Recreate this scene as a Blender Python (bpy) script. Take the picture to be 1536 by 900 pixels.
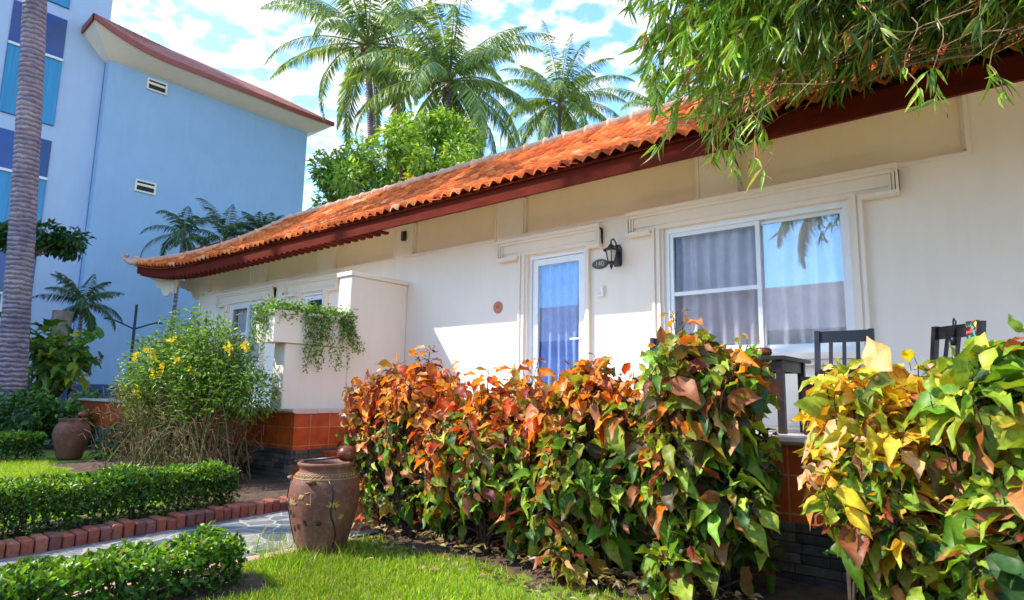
import bpy, math, random
import numpy as np
from mathutils import Vector, Matrix
R = math.radians
random.seed(7)
for o in list(bpy.data.objects): bpy.data.objects.remove(o)
S = bpy.context.scene
C = S.collection

# ------------------------------------------------------------------ camera
cam = bpy.data.cameras.new('camera'); co = bpy.data.objects.new('camera', cam); C.objects.link(co)
cam.sensor_width = 36; cam.lens = 36 * 950 / 1536; cam.clip_end = 3000; cam.clip_start = 0.05
yaw, pitch, roll = R(39.5), R(8.5), R(1.0)
F = Vector((-math.sin(yaw) * math.cos(pitch), math.cos(yaw) * math.cos(pitch), math.sin(pitch)))
Rt = Vector((math.cos(yaw), math.sin(yaw), 0)); U = Rt.cross(F)
r2 = Rt * math.cos(roll) + U * math.sin(roll); u2 = -Rt * math.sin(roll) + U * math.cos(roll)
M3 = Matrix((r2, u2, -F)).transposed()
co.matrix_world = Matrix.Translation((0, -6.8, 1.2)) @ M3.to_4x4()
cam.dof.use_dof = True; cam.dof.focus_distance = 5.6; cam.dof.aperture_fstop = 3.2
S.camera = co

# ------------------------------------------------------------------ sky and sun
SUN_EL, SUN_V = R(44), Vector((-0.74, -0.67))
w = bpy.data.worlds.new('World'); S.world = w; w.use_nodes = True
nt = w.node_tree; N = nt.nodes; N.clear(); L = nt.links
def nd(nt, t, **k):
    n = nt.nodes.new(t)
    for a, b in k.items():
        if a in ('operation', 'blend_type', 'data_type', 'feature', 'distance', 'noise_dimensions', 'wave_type', 'bands_direction', 'voronoi_dimensions', 'sky_type', 'sun_disc', 'sun_elevation', 'sun_rotation', 'attribute_name', 'mode', 'clamp', 'invert', 'rings_direction', 'interpolation_type', 'layer_name', 'altitude', 'air_density', 'dust_density', 'ozone_density'):
            setattr(n, a, b)
        else:
            key = k_alias.get(a, a); n.inputs[key].default_value = b
    return n
k_alias = {'i0': 0, 'i1': 1, 'i2': 2, 'Bump_Strength': 'Strength'}
out = nd(nt, 'ShaderNodeOutputWorld'); bg = nd(nt, 'ShaderNodeBackground', Strength=0.15)
sky = nd(nt, 'ShaderNodeTexSky', sky_type='NISHITA', sun_disc=False, sun_elevation=SUN_EL, sun_rotation=math.atan2(SUN_V.x, SUN_V.y), altitude=10.0, air_density=1.1, dust_density=0.6, ozone_density=2.0)
tc = nd(nt, 'ShaderNodeTexCoord'); sx = nd(nt, 'ShaderNodeSeparateXYZ'); L.new(tc.outputs['Generated'], sx.inputs[0])
zz = nd(nt, 'ShaderNodeMath', operation='MAXIMUM', i1=0.02); L.new(sx.outputs[2], zz.inputs[0])
za = nd(nt, 'ShaderNodeMath', operation='ADD', i1=0.12); L.new(zz.outputs[0], za.inputs[0])
dx = nd(nt, 'ShaderNodeMath', operation='DIVIDE'); L.new(sx.outputs[0], dx.inputs[0]); L.new(za.outputs[0], dx.inputs[1])
dy = nd(nt, 'ShaderNodeMath', operation='DIVIDE'); L.new(sx.outputs[1], dy.inputs[0]); L.new(za.outputs[0], dy.inputs[1])
cx = nd(nt, 'ShaderNodeCombineXYZ'); L.new(dx.outputs[0], cx.inputs[0]); L.new(dy.outputs[0], cx.inputs[1])
n1 = nd(nt, 'ShaderNodeTexNoise', Scale=14.0, Detail=4.0, Roughness=0.5, Distortion=0.2); L.new(cx.outputs[0], n1.inputs['Vector'])
n2 = nd(nt, 'ShaderNodeTexNoise', Scale=0.9, Detail=2.0); L.new(cx.outputs[0], n2.inputs['Vector'])
m1 = nd(nt, 'ShaderNodeMath', operation='MULTIPLY_ADD', i1=0.55); L.new(n2.outputs[0], m1.inputs[0]); L.new(n1.outputs[0], m1.inputs[2])
rp = nd(nt, 'ShaderNodeMapRange', interpolation_type='SMOOTHSTEP'); L.new(m1.outputs[0], rp.inputs[0])
rp.inputs[1].default_value = 0.70; rp.inputs[2].default_value = 0.90; rp.inputs[3].default_value = 0.0; rp.inputs[4].default_value = 1.0
msk = nd(nt, 'ShaderNodeMapRange', interpolation_type='SMOOTHSTEP'); L.new(sx.outputs[1], msk.inputs[0])
msk.inputs[1].default_value = -0.45; msk.inputs[2].default_value = 0.05; msk.inputs[3].default_value = 0.12; msk.inputs[4].default_value = 1.0
mm_ = nd(nt, 'ShaderNodeMath', operation='MULTIPLY'); L.new(rp.outputs[0], mm_.inputs[0]); L.new(msk.outputs[0], mm_.inputs[1])
mx = nd(nt, 'ShaderNodeMix', data_type='RGBA'); L.new(mm_.outputs[0], mx.inputs[0]); tn = nd(nt, 'ShaderNodeMix', data_type='RGBA', blend_type='MULTIPLY'); tn.inputs[0].default_value = 1.0; L.new(sky.outputs[0], tn.inputs[6]); tn.inputs[7].default_value = (.66, .84, 1.0, 1); L.new(tn.outputs[2], mx.inputs[6]); mx.inputs[7].default_value = (2.75, 2.85, 3.0, 1)
L.new(mx.outputs[2], bg.inputs[0]); L.new(bg.outputs[0], out.inputs[0])
sl = bpy.data.lights.new('sun', 'SUN'); sl.energy = 2.05; sl.angle = R(0.55); sl.color = (1.0, 0.93, 0.80)
so = bpy.data.objects.new('sun', sl); C.objects.link(so)
sd = Vector((SUN_V.x * math.cos(SUN_EL), SUN_V.y * math.cos(SUN_EL), math.sin(SUN_EL)))
so.rotation_euler = sd.to_track_quat('Z', 'Y').to_euler(); so.location = (-20, -20, 30)
S.view_settings.view_transform = 'Standard'; S.view_settings.look = 'None'
S.view_settings.exposure = 1.88; S.view_settings.gamma = 1; S.view_settings.use_curve_mapping = False
S.render.engine = 'CYCLES'
S.cycles.max_bounces = 7; S.cycles.transparent_max_bounces = 12

# ------------------------------------------------------------------ materials
def newmat(name):
    m = bpy.data.materials.new(name); m.use_nodes = True; nt = m.node_tree; nt.nodes.clear()
    o = nt.nodes.new('ShaderNodeOutputMaterial'); b = nt.nodes.new('ShaderNodeBsdfPrincipled')
    nt.links.new(b.outputs[0], o.inputs[0]); return m, nt, b, o
def pos(nt):
    t = nt.nodes.new('ShaderNodeTexCoord'); return t.outputs['Object']
def mixc(nt, fac, a, b, blend='MIX'):
    m = nd(nt, 'ShaderNodeMix', data_type='RGBA', blend_type=blend)
    for sock, v in ((0, fac), (6, a), (7, b)):
        if hasattr(v, 'is_linked') or isinstance(v, bpy.types.NodeSocket): nt.links.new(v, m.inputs[sock])
        else: m.inputs[sock].default_value = (*v, 1) if isinstance(v, tuple) and len(v) == 3 else v
    return m.outputs[2]
def ramp(nt, fac, stops):
    r = nt.nodes.new('ShaderNodeValToRGB'); nt.links.new(fac, r.inputs[0])
    e = r.color_ramp.elements
    while len(e) < len(stops): e.new(0.5)
    for x, (p, c) in zip(e, stops): x.position = p; x.color = (*c, 1) if len(c) == 3 else c
    return r.outputs[0]
def noise(nt, scale, detail=4, rough=.55, vec=None, dist=0.0, stretch=None):
    n = nd(nt, 'ShaderNodeTexNoise', Scale=float(scale), Detail=float(detail), Roughness=rough, Distortion=dist)
    v = vec or pos(nt)
    if stretch:
        mp = nt.nodes.new('ShaderNodeMapping'); mp.inputs['Scale'].default_value = stretch; nt.links.new(v, mp.inputs[0]); v = mp.outputs[0]
    nt.links.new(v, n.inputs['Vector']); return n.outputs[0]
def bump(nt, b, h, strength=.3, dist=.01):
    bp = nt.nodes.new('ShaderNodeBump'); bp.inputs['Strength'].default_value = strength; bp.inputs['Distance'].default_value = dist
    nt.links.new(h, bp.inputs['Height']); nt.links.new(bp.outputs[0], b.inputs['Normal'])
def basic(name, col, rough=.6, var=.15, scale=6, bs=.2, bd=.004, bscale=60, metal=0.0, col2=None, spec=.5, stretch=None):
    m, nt, b, o = newmat(name)
    n = noise(nt, scale, 5, .6, stretch=stretch)
    c2 = col2 or tuple(c * (1 - var) for c in col)
    c1 = tuple(min(1, c * (1 + var * .5)) for c in col)
    nt.links.new(ramp(nt, n, [(.3, c2), (.7, c1)]), b.inputs['Base Color'])
    b.inputs['Roughness'].default_value = rough; b.inputs['Metallic'].default_value = metal; b.inputs['Specular IOR Level'].default_value = spec
    if bs: bump(nt, b, noise(nt, bscale, 3), bs, bd)
    return m
def leafmat(name, rough=.38, trans=.35, tcol=(1.25, 1.15, .55), spec=.45, blotch=False):
    m, nt, b, o = newmat(name)
    a = nd(nt, 'ShaderNodeAttribute', attribute_name='tint')
    n = noise(nt, 40, 3)
    c = mixc(nt, 1.0, a.outputs['Color'], ramp(nt, n, [(.3, (.72, .72, .72)), (.7, (1.15, 1.15, 1.15))]), 'MULTIPLY')
    if blotch:
        c = mixc(nt, ramp(nt, noise(nt, 26, 5, .65), [(.52, (0, 0, 0)), (.68, (.35, .35, .35))]), c, mixc(nt, 1.0, c, (1.5, .75, .5), 'MULTIPLY'))
        c = mixc(nt, ramp(nt, noise(nt, 55, 4, .7), [(.62, (0, 0, 0)), (.74, (.4, .4, .4))]), c, (.22, .10, .03))
        bump(nt, b, noise(nt, 120, 3), .25, .002)
    nt.links.new(c, b.inputs['Base Color']); b.inputs['Roughness'].default_value = rough; b.inputs['Specular IOR Level'].default_value = spec
    t = nt.nodes.new('ShaderNodeBsdfTranslucent')
    nt.links.new(mixc(nt, 1.0, c, tcol, 'MULTIPLY'), t.inputs[0])
    ms = nt.nodes.new('ShaderNodeMixShader'); ms.inputs[0].default_value = trans
    nt.links.new(b.outputs[0], ms.inputs[1]); nt.links.new(t.outputs[0], ms.inputs[2]); nt.links.new(ms.outputs[0], o.inputs[0])
    return m
def plaster(name, col, stain=.06, bs=.25, streak=.03):
    m, nt, b, o = newmat(name)
    n = noise(nt, 1.3, 6, .65); n2 = noise(nt, 5, 4, .6, stretch=(1, 1, .15))
    c = mixc(nt, 1.0, ramp(nt, n, [(.3, tuple(c * (1 - stain) for c in col)), (.7, col)]), ramp(nt, n2, [(.35, (1 - streak, 1 - streak * 1.1, 1 - streak * 1.3)), (.6, (1, 1, 1))]), 'MULTIPLY')
    nt.links.new(c, b.inputs['Base Color']); b.inputs['Roughness'].default_value = .82; b.inputs['Specular IOR Level'].default_value = .25
    bump(nt, b, noise(nt, 35, 6, .6), bs, .004)
    return m
def glassmat(name, ior=1.7, tint=(1, 1, 1), rough=0.0):
    m, nt, b, o = newmat(name); nt.nodes.remove(b)
    t = nt.nodes.new('ShaderNodeBsdfTransparent'); t.inputs[0].default_value = (*tint, 1)
    g = nt.nodes.new('ShaderNodeBsdfGlossy'); g.inputs['Roughness'].default_value = rough; g.inputs['Color'].default_value = (.52, .76, 1.0, 1)  # blue mirror tint stands in for a deeper sky in the reflections
    f = nt.nodes.new('ShaderNodeFresnel'); ge = nt.nodes.new('ShaderNodeNewGeometry'); mr = nt.nodes.new('ShaderNodeMapRange'); nt.links.new(ge.outputs['Backfacing'], mr.inputs[0]); mr.inputs[3].default_value = ior; mr.inputs[4].default_value = 1 / ior; nt.links.new(mr.outputs[0], f.inputs['IOR'])
    bump_n = nt.nodes.new('ShaderNodeBump'); bump_n.inputs['Strength'].default_value = .02; bump_n.inputs['Distance'].default_value = .01
    nt.links.new(noise(nt, 1.5, 1), bump_n.inputs['Height']); nt.links.new(bump_n.outputs[0], g.inputs['Normal'])
    ms = nt.nodes.new('ShaderNodeMixShader'); nt.links.new(f.outputs[0], ms.inputs[0]); nt.links.new(t.outputs[0], ms.inputs[1]); nt.links.new(g.outputs[0], ms.inputs[2])
    nt.links.new(ms.outputs[0], o.inputs[0]); return m
MT = {}
MT['wall'] = plaster('wall_plaster', (.88, .775, .65), .05)
MT['frieze'] = plaster('frieze_paint', (.92, .76, .57), .05, .12)
MT['trim'] = plaster('trim_paint', (.86, .745, .62), .04, .1)
MT['soffit'] = plaster('soffit_paint', (.90, .74, .58), .06, .1)
MT['white'] = basic('white_frame', (.80, .80, .79), .35, .05, 8, .05)
MT['bluewall'] = plaster('sky_tinted_wall', (.34, .50, .68), .08, .1)  # white wall; the blue of the skylight is put into its colour
MT['bluewall2'] = plaster('tower_wall_paint', (.46, .56, .72), .05, .1)
MT['cream'] = plaster('cream_soffit', (.92, .80, .64), .04, .1)
MT['fascia'] = basic('fascia_red', (.13, .014, .005), .9, .35, 3, .15, .004, 40, spec=.15, stretch=(1, 1, 4))
MT['fascia2'] = basic('far_fascia_red', (.33, .06, .035), .5, .2, 3)
MT['cap'] = basic('cap_stone', (.60, .50, .42), .35, .14, 4, .1)
MT['cap2'] = basic('ridge_cap', (.66, .37, .22), .6, .3, 5, .3, .006, 30)
MT['dark'] = basic('dark_room', (.02, .02, .025), .8, .2)
MT['curtain'] = basic('curtain_cloth', (.74, .68, .66), .85, .15, 5, .2, .002, 120)
MT['curtain_blue'] = basic('blue_curtain_cloth', (.22, .33, .64), .85, .2, 5, .2, .002, 120)
MT['glass'] = glassmat('window_glass', 2.15)
MT['door_glass'] = glassmat('door_glass', 1.62)
MT['screen'] = glassmat('screened_glass', 1.3, (.88, .88, .9), .12)
MT['wood'] = basic('dark_wood', (.018, .012, .013), .32, .4, 8, .2, .002, 50, stretch=(1, 1, 6))
MT['iron'] = basic('black_iron', (.012, .012, .013), .4, .2, 20, .1)
MT['gold'] = basic('gold_paint', (.65, .45, .14), .4, .2)
MT['bark'] = None
MT['soil'] = basic('soil', (.12, .07, .04), .95, .5, 9, .8, .03, 40, col2=(.035, .02, .012))
MT['terracotta'] = basic('terracotta', (.50, .19, .10), .6, .2)
MT['bowl'] = basic('copper_bowl', (.22, .06, .03), .25, .3, 8, .1, metal=.4)
MT['lantern_glass'] = basic('frosted_glass', (.62, .56, .45), .3, .1, 10, .0)
MT['leaf'] = leafmat('leaf')
MT['cleaf'] = leafmat('copper_leaf', .46, .38, (1.25, 1.05, .6), .38, True)
MT['petal'] = leafmat('petal', .5, .4, (1.1, 1.0, .6), .3)
MT['grass'] = leafmat('grass_blade', .5, .45, (1.2, 1.2, .5), .3)
MT['twig'] = basic('twig', (.22, .115, .055), .8, .4, 20, .2)
MT['stem'] = basic('green_stem', (.16, .20, .05), .6, .4, 20, .1)
MT['darkstem'] = basic('dark_stem', (.06, .035, .025), .8, .4, 20, .2)
MT['culm'] = basic('bamboo_culm', (.26, .16, .06), .5, .35, 12, .1)

# trunk: ringed palm bark
m, nt, b, o = newmat('palm_bark')
tcn = pos(nt); wv = nd(nt, 'ShaderNodeTexWave', bands_direction='Z', Scale=3.2, Distortion=3.5, Detail=3.0); wv.inputs['Detail Scale'].default_value = 2.0
nt.links.new(tcn, wv.inputs['Vector'])
nb = noise(nt, 7, 6, .65); nb2 = noise(nt, 1.7, 3)
c = mixc(nt, nb, (.09, .065, .085), (.52, .43, .47)); c = mixc(nt, 1.0, c, ramp(nt, wv.outputs[0], [(.0, (.42, .4, .45)), (.22, (1, 1, 1))]), 'MULTIPLY')
c = mixc(nt, 1.0, c, ramp(nt, nb2, [(.35, (.75, .7, .8)), (.65, (1.25, 1.15, 1.1))]), 'MULTIPLY')
nt.links.new(c, b.inputs['Base Color']); b.inputs['Roughness'].default_value = .9
mb_ = nd(nt, 'ShaderNodeMath', operation='ADD'); nt.links.new(wv.outputs[0], mb_.inputs[0]); nt.links.new(nb, mb_.inputs[1]); bump(nt, b, mb_.outputs[0], .9, .03)
MT['bark'] = m
MT['treebark'] = basic('tree_bark', (.22, .17, .12), .9, .45, 6, .6, .02, 25)

# orange glazed tiles with grout (podium faces): brick texture on both axes
m, nt, b, o = newmat('orange_tile')
sx = nd(nt, 'ShaderNodeSeparateXYZ'); nt.links.new(pos(nt), sx.inputs[0])
ad = nd(nt, 'ShaderNodeMath', operation='ADD'); nt.links.new(sx.outputs[0], ad.inputs[0]); nt.links.new(sx.outputs[1], ad.inputs[1])
cb = nd(nt, 'ShaderNodeCombineXYZ'); nt.links.new(ad.outputs[0], cb.inputs[0]); nt.links.new(sx.outputs[2], cb.inputs[1])
bt = nt.nodes.new('ShaderNodeTexBrick'); bt.offset = 0.0; nt.links.new(cb.outputs[0], bt.inputs['Vector'])
bt.inputs['Scale'].default_value = 1; bt.inputs['Brick Width'].default_value = .30; bt.inputs['Row Height'].default_value = .24; bt.inputs['Mortar Size'].default_value = .006
bt.inputs['Color1'].default_value = (.60, .105, .018, 1); bt.inputs['Color2'].default_value = (.48, .075, .014, 1); bt.inputs['Mortar'].default_value = (.55, .28, .12, 1)
c = mixc(nt, 1.0, bt.outputs[0], ramp(nt, noise(nt, 7, 5), [(.3, (.7, .65, .6)), (.7, (1.1, 1.1, 1.1))]), 'MULTIPLY')
nt.links.new(c, b.inputs['Base Color']); b.inputs['Roughness'].default_value = .38
iv = nd(nt, 'ShaderNodeMath', operation='SUBTRACT', i0=1.0); nt.links.new(bt.outputs['Fac'], iv.inputs[1]); bump(nt, b, iv.outputs[0], .5, .004)
MT['otile'] = m
# roof tiles: colour from attribute
m, nt, b, o = newmat('roof_tile')
a = nd(nt, 'ShaderNodeAttribute', attribute_name='tint')
c = mixc(nt, 1.0, a.outputs['Color'], ramp(nt, noise(nt, 14, 6, .7), [(.25, (.72, .66, .62)), (.5, (1, 1, 1)), (.85, (1.15, 1.2, 1.2))]), 'MULTIPLY')
nt.links.new(c, b.inputs['Base Color']); b.inputs['Roughness'].default_value = .8; b.inputs['Specular IOR Level'].default_value = .15; bump(nt, b, noise(nt, 60, 4), .35, .004)
MT['rtile'] = m
m, nt, b, o = newmat('ribbed_red_roof')
wv = nd(nt, 'ShaderNodeTexWave', bands_direction='Y', Scale=2.2, Distortion=.4); nt.links.new(pos(nt), wv.inputs['Vector'])
nt.links.new(mixc(nt, 1.0, ramp(nt, noise(nt, 2.5, 5), [(.3, (.30, .06, .035)), (.7, (.48, .12, .07))]), ramp(nt, wv.outputs[0], [(0, (.7, .7, .7)), (1, (1.1, 1.1, 1.1))]), 'MULTIPLY'), b.inputs['Base Color'])
b.inputs['Roughness'].default_value = .7; bump(nt, b, wv.outputs[0], .8, .05)
MT['redroof'] = m
# dark stacked stone
m, nt, b, o = newmat('stack_stone')
a = nd(nt, 'ShaderNodeAttribute', attribute_name='tint')
c = mixc(nt, 1.0, a.outputs['Color'], ramp(nt, noise(nt, 14, 6, .7), [(.3, (.5, .5, .5)), (.7, (1.3, 1.3, 1.25))]), 'MULTIPLY')
nt.links.new(c, b.inputs['Base Color']); b.inputs['Roughness'].default_value = .75; bump(nt, b, noise(nt, 30, 6), .7, .01)
MT['stone'] = m
# crazy paving
m, nt, b, o = newmat('crazy_paving')
pv = pos(nt)
nz = nd(nt, 'ShaderNodeTexNoise', Scale=3.0, Detail=2.0); nt.links.new(pv, nz.inputs['Vector'])
vm = nd(nt, 'ShaderNodeVectorMath', operation='MULTIPLY_ADD'); nt.links.new(nz.outputs['Color'], vm.inputs[0]); vm.inputs[1].default_value = (.12, .12, 0); nt.links.new(pv, vm.inputs[2])
ve = nd(nt, 'ShaderNodeTexVoronoi', feature='DISTANCE_TO_EDGE', voronoi_dimensions='2D', Scale=4.6); nt.links.new(vm.outputs[0], ve.inputs['Vector'])
vc = nd(nt, 'ShaderNodeTexVoronoi', feature='F1', voronoi_dimensions='2D', Scale=4.6); nt.links.new(vm.outputs[0], vc.inputs['Vector'])
sc_ = nd(nt, 'ShaderNodeSeparateColor'); nt.links.new(vc.outputs['Color'], sc_.inputs[0])
sc = ramp(nt, sc_.outputs[0], [(0, (.06, .08, .10)), (.35, (.12, .15, .17)), (.7, (.20, .20, .20)), (1, (.32, .29, .26))])
sc = mixc(nt, 1.0, sc, ramp(nt, noise(nt, 18, 6), [(.3, (.7, .7, .7)), (.7, (1.2, 1.2, 1.2))]), 'MULTIPLY')
ed = ramp(nt, ve.outputs['Distance'], [(.045, (0, 0, 0)), (.075, (1, 1, 1))])
c = mixc(nt, ed, ramp(nt, noise(nt, 9, 5), [(.3, (.28, .27, .25)), (.7, (.42, .39, .36))]), sc)
nt.links.new(c, b.inputs['Base Color']); b.inputs['Roughness'].default_value = .6; bump(nt, b, ed, .5, .008)
MT['paving'] = m
# edging bricks
m, nt, b, o = newmat('edging_brick')
a = nd(nt, 'ShaderNodeAttribute', attribute_name='tint')
c = mixc(nt, 1.0, a.outputs['Color'], ramp(nt, noise(nt, 25, 6, .7), [(.3, (.55, .5, .5)), (.7, (1.2, 1.2, 1.2))]), 'MULTIPLY')
nt.links.new(c, b.inputs['Base Color']); b.inputs['Roughness'].default_value = .85; bump(nt, b, noise(nt, 50, 5), .5, .006)
MT['brick'] = m
# lawn ground
m, nt, b, o = newmat('lawn_ground')
c = ramp(nt, noise(nt, 5, 7, .7), [(.3, (.10, .16, .015)), (.5, (.20, .32, .02)), (.7, (.32, .38, .06))])
nt.links.new(c, b.inputs['Base Color']); b.inputs['Roughness'].default_value = 1.0; bump(nt, b, noise(nt, 90, 5, .7), .9, .03)
MT['lawn'] = m
# jar glaze
m, nt, b, o = newmat('jar_clay')
c = ramp(nt, noise(nt, 3.5, 7, .65), [(.25, (.10, .032, .018)), (.5, (.19, .07, .043)), (.75, (.29, .135, .095))])
c = mixc(nt, ramp(nt, noise(nt, 30, 5), [(.5, (0, 0, 0)), (.85, (.3, .3, .3))]), c, (.45, .33, .27))
nt.links.new(c, b.inputs['Base Color']); b.inputs['Roughness'].default_value = .62; b.inputs['Specular IOR Level'].default_value = .3; bump(nt, b, noise(nt, 22, 6), .35, .006)
MT['jar'] = m
MT['jardark'] = basic('jar_dark_glaze', (.035, .02, .015), .4, .3)
MT['jargold'] = basic('jar_ochre', (.42, .27, .07), .5, .3, 20)
MT['towerglass'] = basic('tower_blue_glass', (.01, .055, .26), .08, .4, .6, .0, col2=(.005, .03, .12))
MT['tealglass'] = basic('teal_curtain_glass', (.01, .26, .50), .25, .3, 5, .0, stretch=(1, 4, .1))
MT['oppwall'] = plaster('shaded_blue_wall', (.40, .52, .75), .05)

# ------------------------------------------------------------------ mesh helpers
def mesh_arrays(name, V, Q=None, T=None, col=None, smooth=False):
    V = np.asarray(V, np.float32); Q = np.zeros((0, 4), np.int32) if Q is None else np.asarray(Q, np.int32).reshape(-1, 4)
    T = np.zeros((0, 3), np.int32) if T is None else np.asarray(T, np.int32).reshape(-1, 3)
    me = bpy.data.meshes.new(name); me.vertices.add(len(V)); me.vertices.foreach_set('co', V.ravel())
    nl = Q.size + T.size; me.loops.add(nl); me.loops.foreach_set('vertex_index', np.concatenate([Q.ravel(), T.ravel()]))
    nf = len(Q) + len(T); me.polygons.add(nf)
    ls = np.concatenate([np.arange(len(Q)) * 4, Q.size + np.arange(len(T)) * 3]).astype(np.int32)
    me.polygons.foreach_set('loop_start', ls)
    if smooth: me.polygons.foreach_set('use_smooth', np.ones(nf, bool))
    if col is not None:
        a = me.color_attributes.new('tint', 'FLOAT_COLOR', 'POINT'); c4 = np.ones((len(V), 4), np.float32); c4[:, :3] = col; a.data.foreach_set('color', c4.ravel())
    me.update(calc_edges=True); me.validate(); return me
def tag(o, label=None, cat=None, group=None, kind=None):
    if label: o['label'] = label
    if cat: o['category'] = cat
    if group: o['group'] = group
    if kind: o['kind'] = kind
    return o
def thing(name, loc, label, cat, group=None):
    o = bpy.data.objects.new(name, None); C.objects.link(o); o.location = loc; o.empty_display_size = .2
    tag(o, label, cat, group); o['_w'] = [float(x) for x in loc]; return o
def link(name, me, mat, parent=None, world=True, label=None):
    """world=True: mesh data is in world coordinates; it is shifted into the root's frame."""
    o = bpy.data.objects.new(name, me); me.materials.clear(); me.materials.append(mat); C.objects.link(o)
    if parent:
        o.parent = parent
        p = parent
        while p.parent: p = p.parent
        if world: me.transform(Matrix.Translation([-x for x in p['_w']]))
    if label: o['label'] = label
    return o
def solo(name, me, mat, loc, label, cat, group=None, kind=None):
    me.transform(Matrix.Translation([-x for x in loc])); o = bpy.data.objects.new(name, me); me.materials.append(mat); C.objects.link(o)
    o.location = loc; o['_w'] = [float(x) for x in loc]
    return tag(o, label, cat, group, kind)
class MB:
    def __init__(s): s.v = []; s.f = []; s.c = []
    def add(s, v, f, col=None):
        k = len(s.v); s.v += [tuple(p) for p in v]; s.f += [tuple(i + k for i in q) for q in f]
        s.c += [col or (1, 1, 1)] * len(v)
    def box(s, x0, x1, y0, y1, z0, z1, bev=0, col=None):
        if bev:
            b = bev; V = []; F_ = []
            # chamfered box: 24 verts
            xs = (x0, x1); ys = (y0, y1); zs = (z0, z1); idx = {}
            for i in (0, 1):
                for j in (0, 1):
                    for k in (0, 1):
                        sx_, sy_, sz_ = (1 if i == 0 else -1), (1 if j == 0 else -1), (1 if k == 0 else -1)
                        idx[i, j, k, 'x'] = len(V); V.append((xs[i], ys[j] + b * sy_, zs[k] + b * sz_))
                        idx[i, j, k, 'y'] = len(V); V.append((xs[i] + b * sx_, ys[j], zs[k] + b * sz_))
                        idx[i, j, k, 'z'] = len(V); V.append((xs[i] + b * sx_, ys[j] + b * sy_, zs[k]))
                        F_.append((len(V) - 3, len(V) - 2, len(V) - 1))
            for i in (0, 1): F_.append(tuple(idx[i, j, k, 'x'] for j, k in ((0, 0), (1, 0), (1, 1), (0, 1))))
            for j in (0, 1): F_.append(tuple(idx[i, j, k, 'y'] for i, k in ((0, 0), (1, 0), (1, 1), (0, 1))))
            for k in (0, 1): F_.append(tuple(idx[i, j, k, 'z'] for i, j in ((0, 0), (1, 0), (1, 1), (0, 1))))
            for j in (0, 1):
                for k in (0, 1): F_.append((idx[0, j, k, 'y'], idx[1, j, k, 'y'], idx[1, j, k, 'z'], idx[0, j, k, 'z']))
            for i in (0, 1):
                for k in (0, 1): F_.append((idx[i, 0, k, 'x'], idx[i, 1, k, 'x'], idx[i, 1, k, 'z'], idx[i, 0, k, 'z']))
                for j in (0, 1): F_.append((idx[i, j, 0, 'x'], idx[i, j, 1, 'x'], idx[i, j, 1, 'y'], idx[i, j, 0, 'y']))
            s.add(V, F_, col); return
        s.add([(x0, y0, z0), (x1, y0, z0), (x1, y1, z0), (x0, y1, z0), (x0, y0, z1), (x1, y0, z1), (x1, y1, z1), (x0, y1, z1)],
              [(0, 3, 2, 1), (4, 5, 6, 7), (0, 1, 5, 4), (1, 2, 6, 5), (2, 3, 7, 6), (3, 0, 4, 7)], col)
    def tube(s, pts, rad, n=6, cap=True, col=None):
        pts = [Vector(p) for p in pts]; V = []; F_ = []
        if not hasattr(rad, '__len__'): rad = [rad] * len(pts)
        t0 = (pts[1] - pts[0]).normalized(); a = t0.orthogonal().normalized()
        for i, p in enumerate(pts):
            t = (pts[min(i + 1, len(pts) - 1)] - pts[max(i - 1, 0)]).normalized()
            a = (a - t * a.dot(t)).normalized(); b_ = t.cross(a)
            for k in range(n):
                an = 2 * math.pi * k / n; V.append(p + (a * math.cos(an) + b_ * math.sin(an)) * rad[i])
        for i in range(len(pts) - 1):
            for k in range(n): F_.append((i * n + k, i * n + (k + 1) % n, (i + 1) * n + (k + 1) % n, (i + 1) * n + k))
        if cap: F_.append(tuple(range(n - 1, -1, -1))); F_.append(tuple((len(pts) - 1) * n + k for k in range(n)))
        s.add(V, F_, col)
    def lathe(s, prof, cx, cy, cz, n=40, col=None):
        V = []; F_ = []
        for r, z in prof:
            for k in range(n): a = 2 * math.pi * k / n; V.append((cx + r * math.cos(a), cy + r * math.sin(a), cz + z))
        for i in range(len(prof) - 1):
            for k in range(n): F_.append((i * n + k, i * n + (k + 1) % n, (i + 1) * n + (k + 1) % n, (i + 1) * n + k))
        s.add(V, F_, col)
    def prism(s, poly, x0, x1, axis='x', col=None):
        """poly of (y,z) swept along x (or (x,z) along y)"""
        n = len(poly)
        if axis == 'x': V = [(x0, a, b) for a, b in poly] + [(x1, a, b) for a, b in poly]
        else: V = [(a, x0, b) for a, b in poly] + [(a, x1, b) for a, b in poly]
        s.add(V, [(i, (i + 1) % n, n + (i + 1) % n, n + i) for i in range(n)] + [tuple(range(n - 1, -1, -1)), tuple(range(n, 2 * n))], col)
    def me(s, name='m', smooth=False, col=False):
        m = bpy.data.meshes.new(name); m.from_pydata(s.v, [], s.f)
        if smooth: m.polygons.foreach_set('use_smooth', [True] * len(m.polygons))
        if col:
            a = m.color_attributes.new('tint', 'FLOAT_COLOR', 'POINT'); a.data.foreach_set('color', [x for c in s.c for x in (*c, 1)])
        m.update(); return m
def bx(*a, **k): m = MB(); m.box(*a, **k); return m.me()

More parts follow.
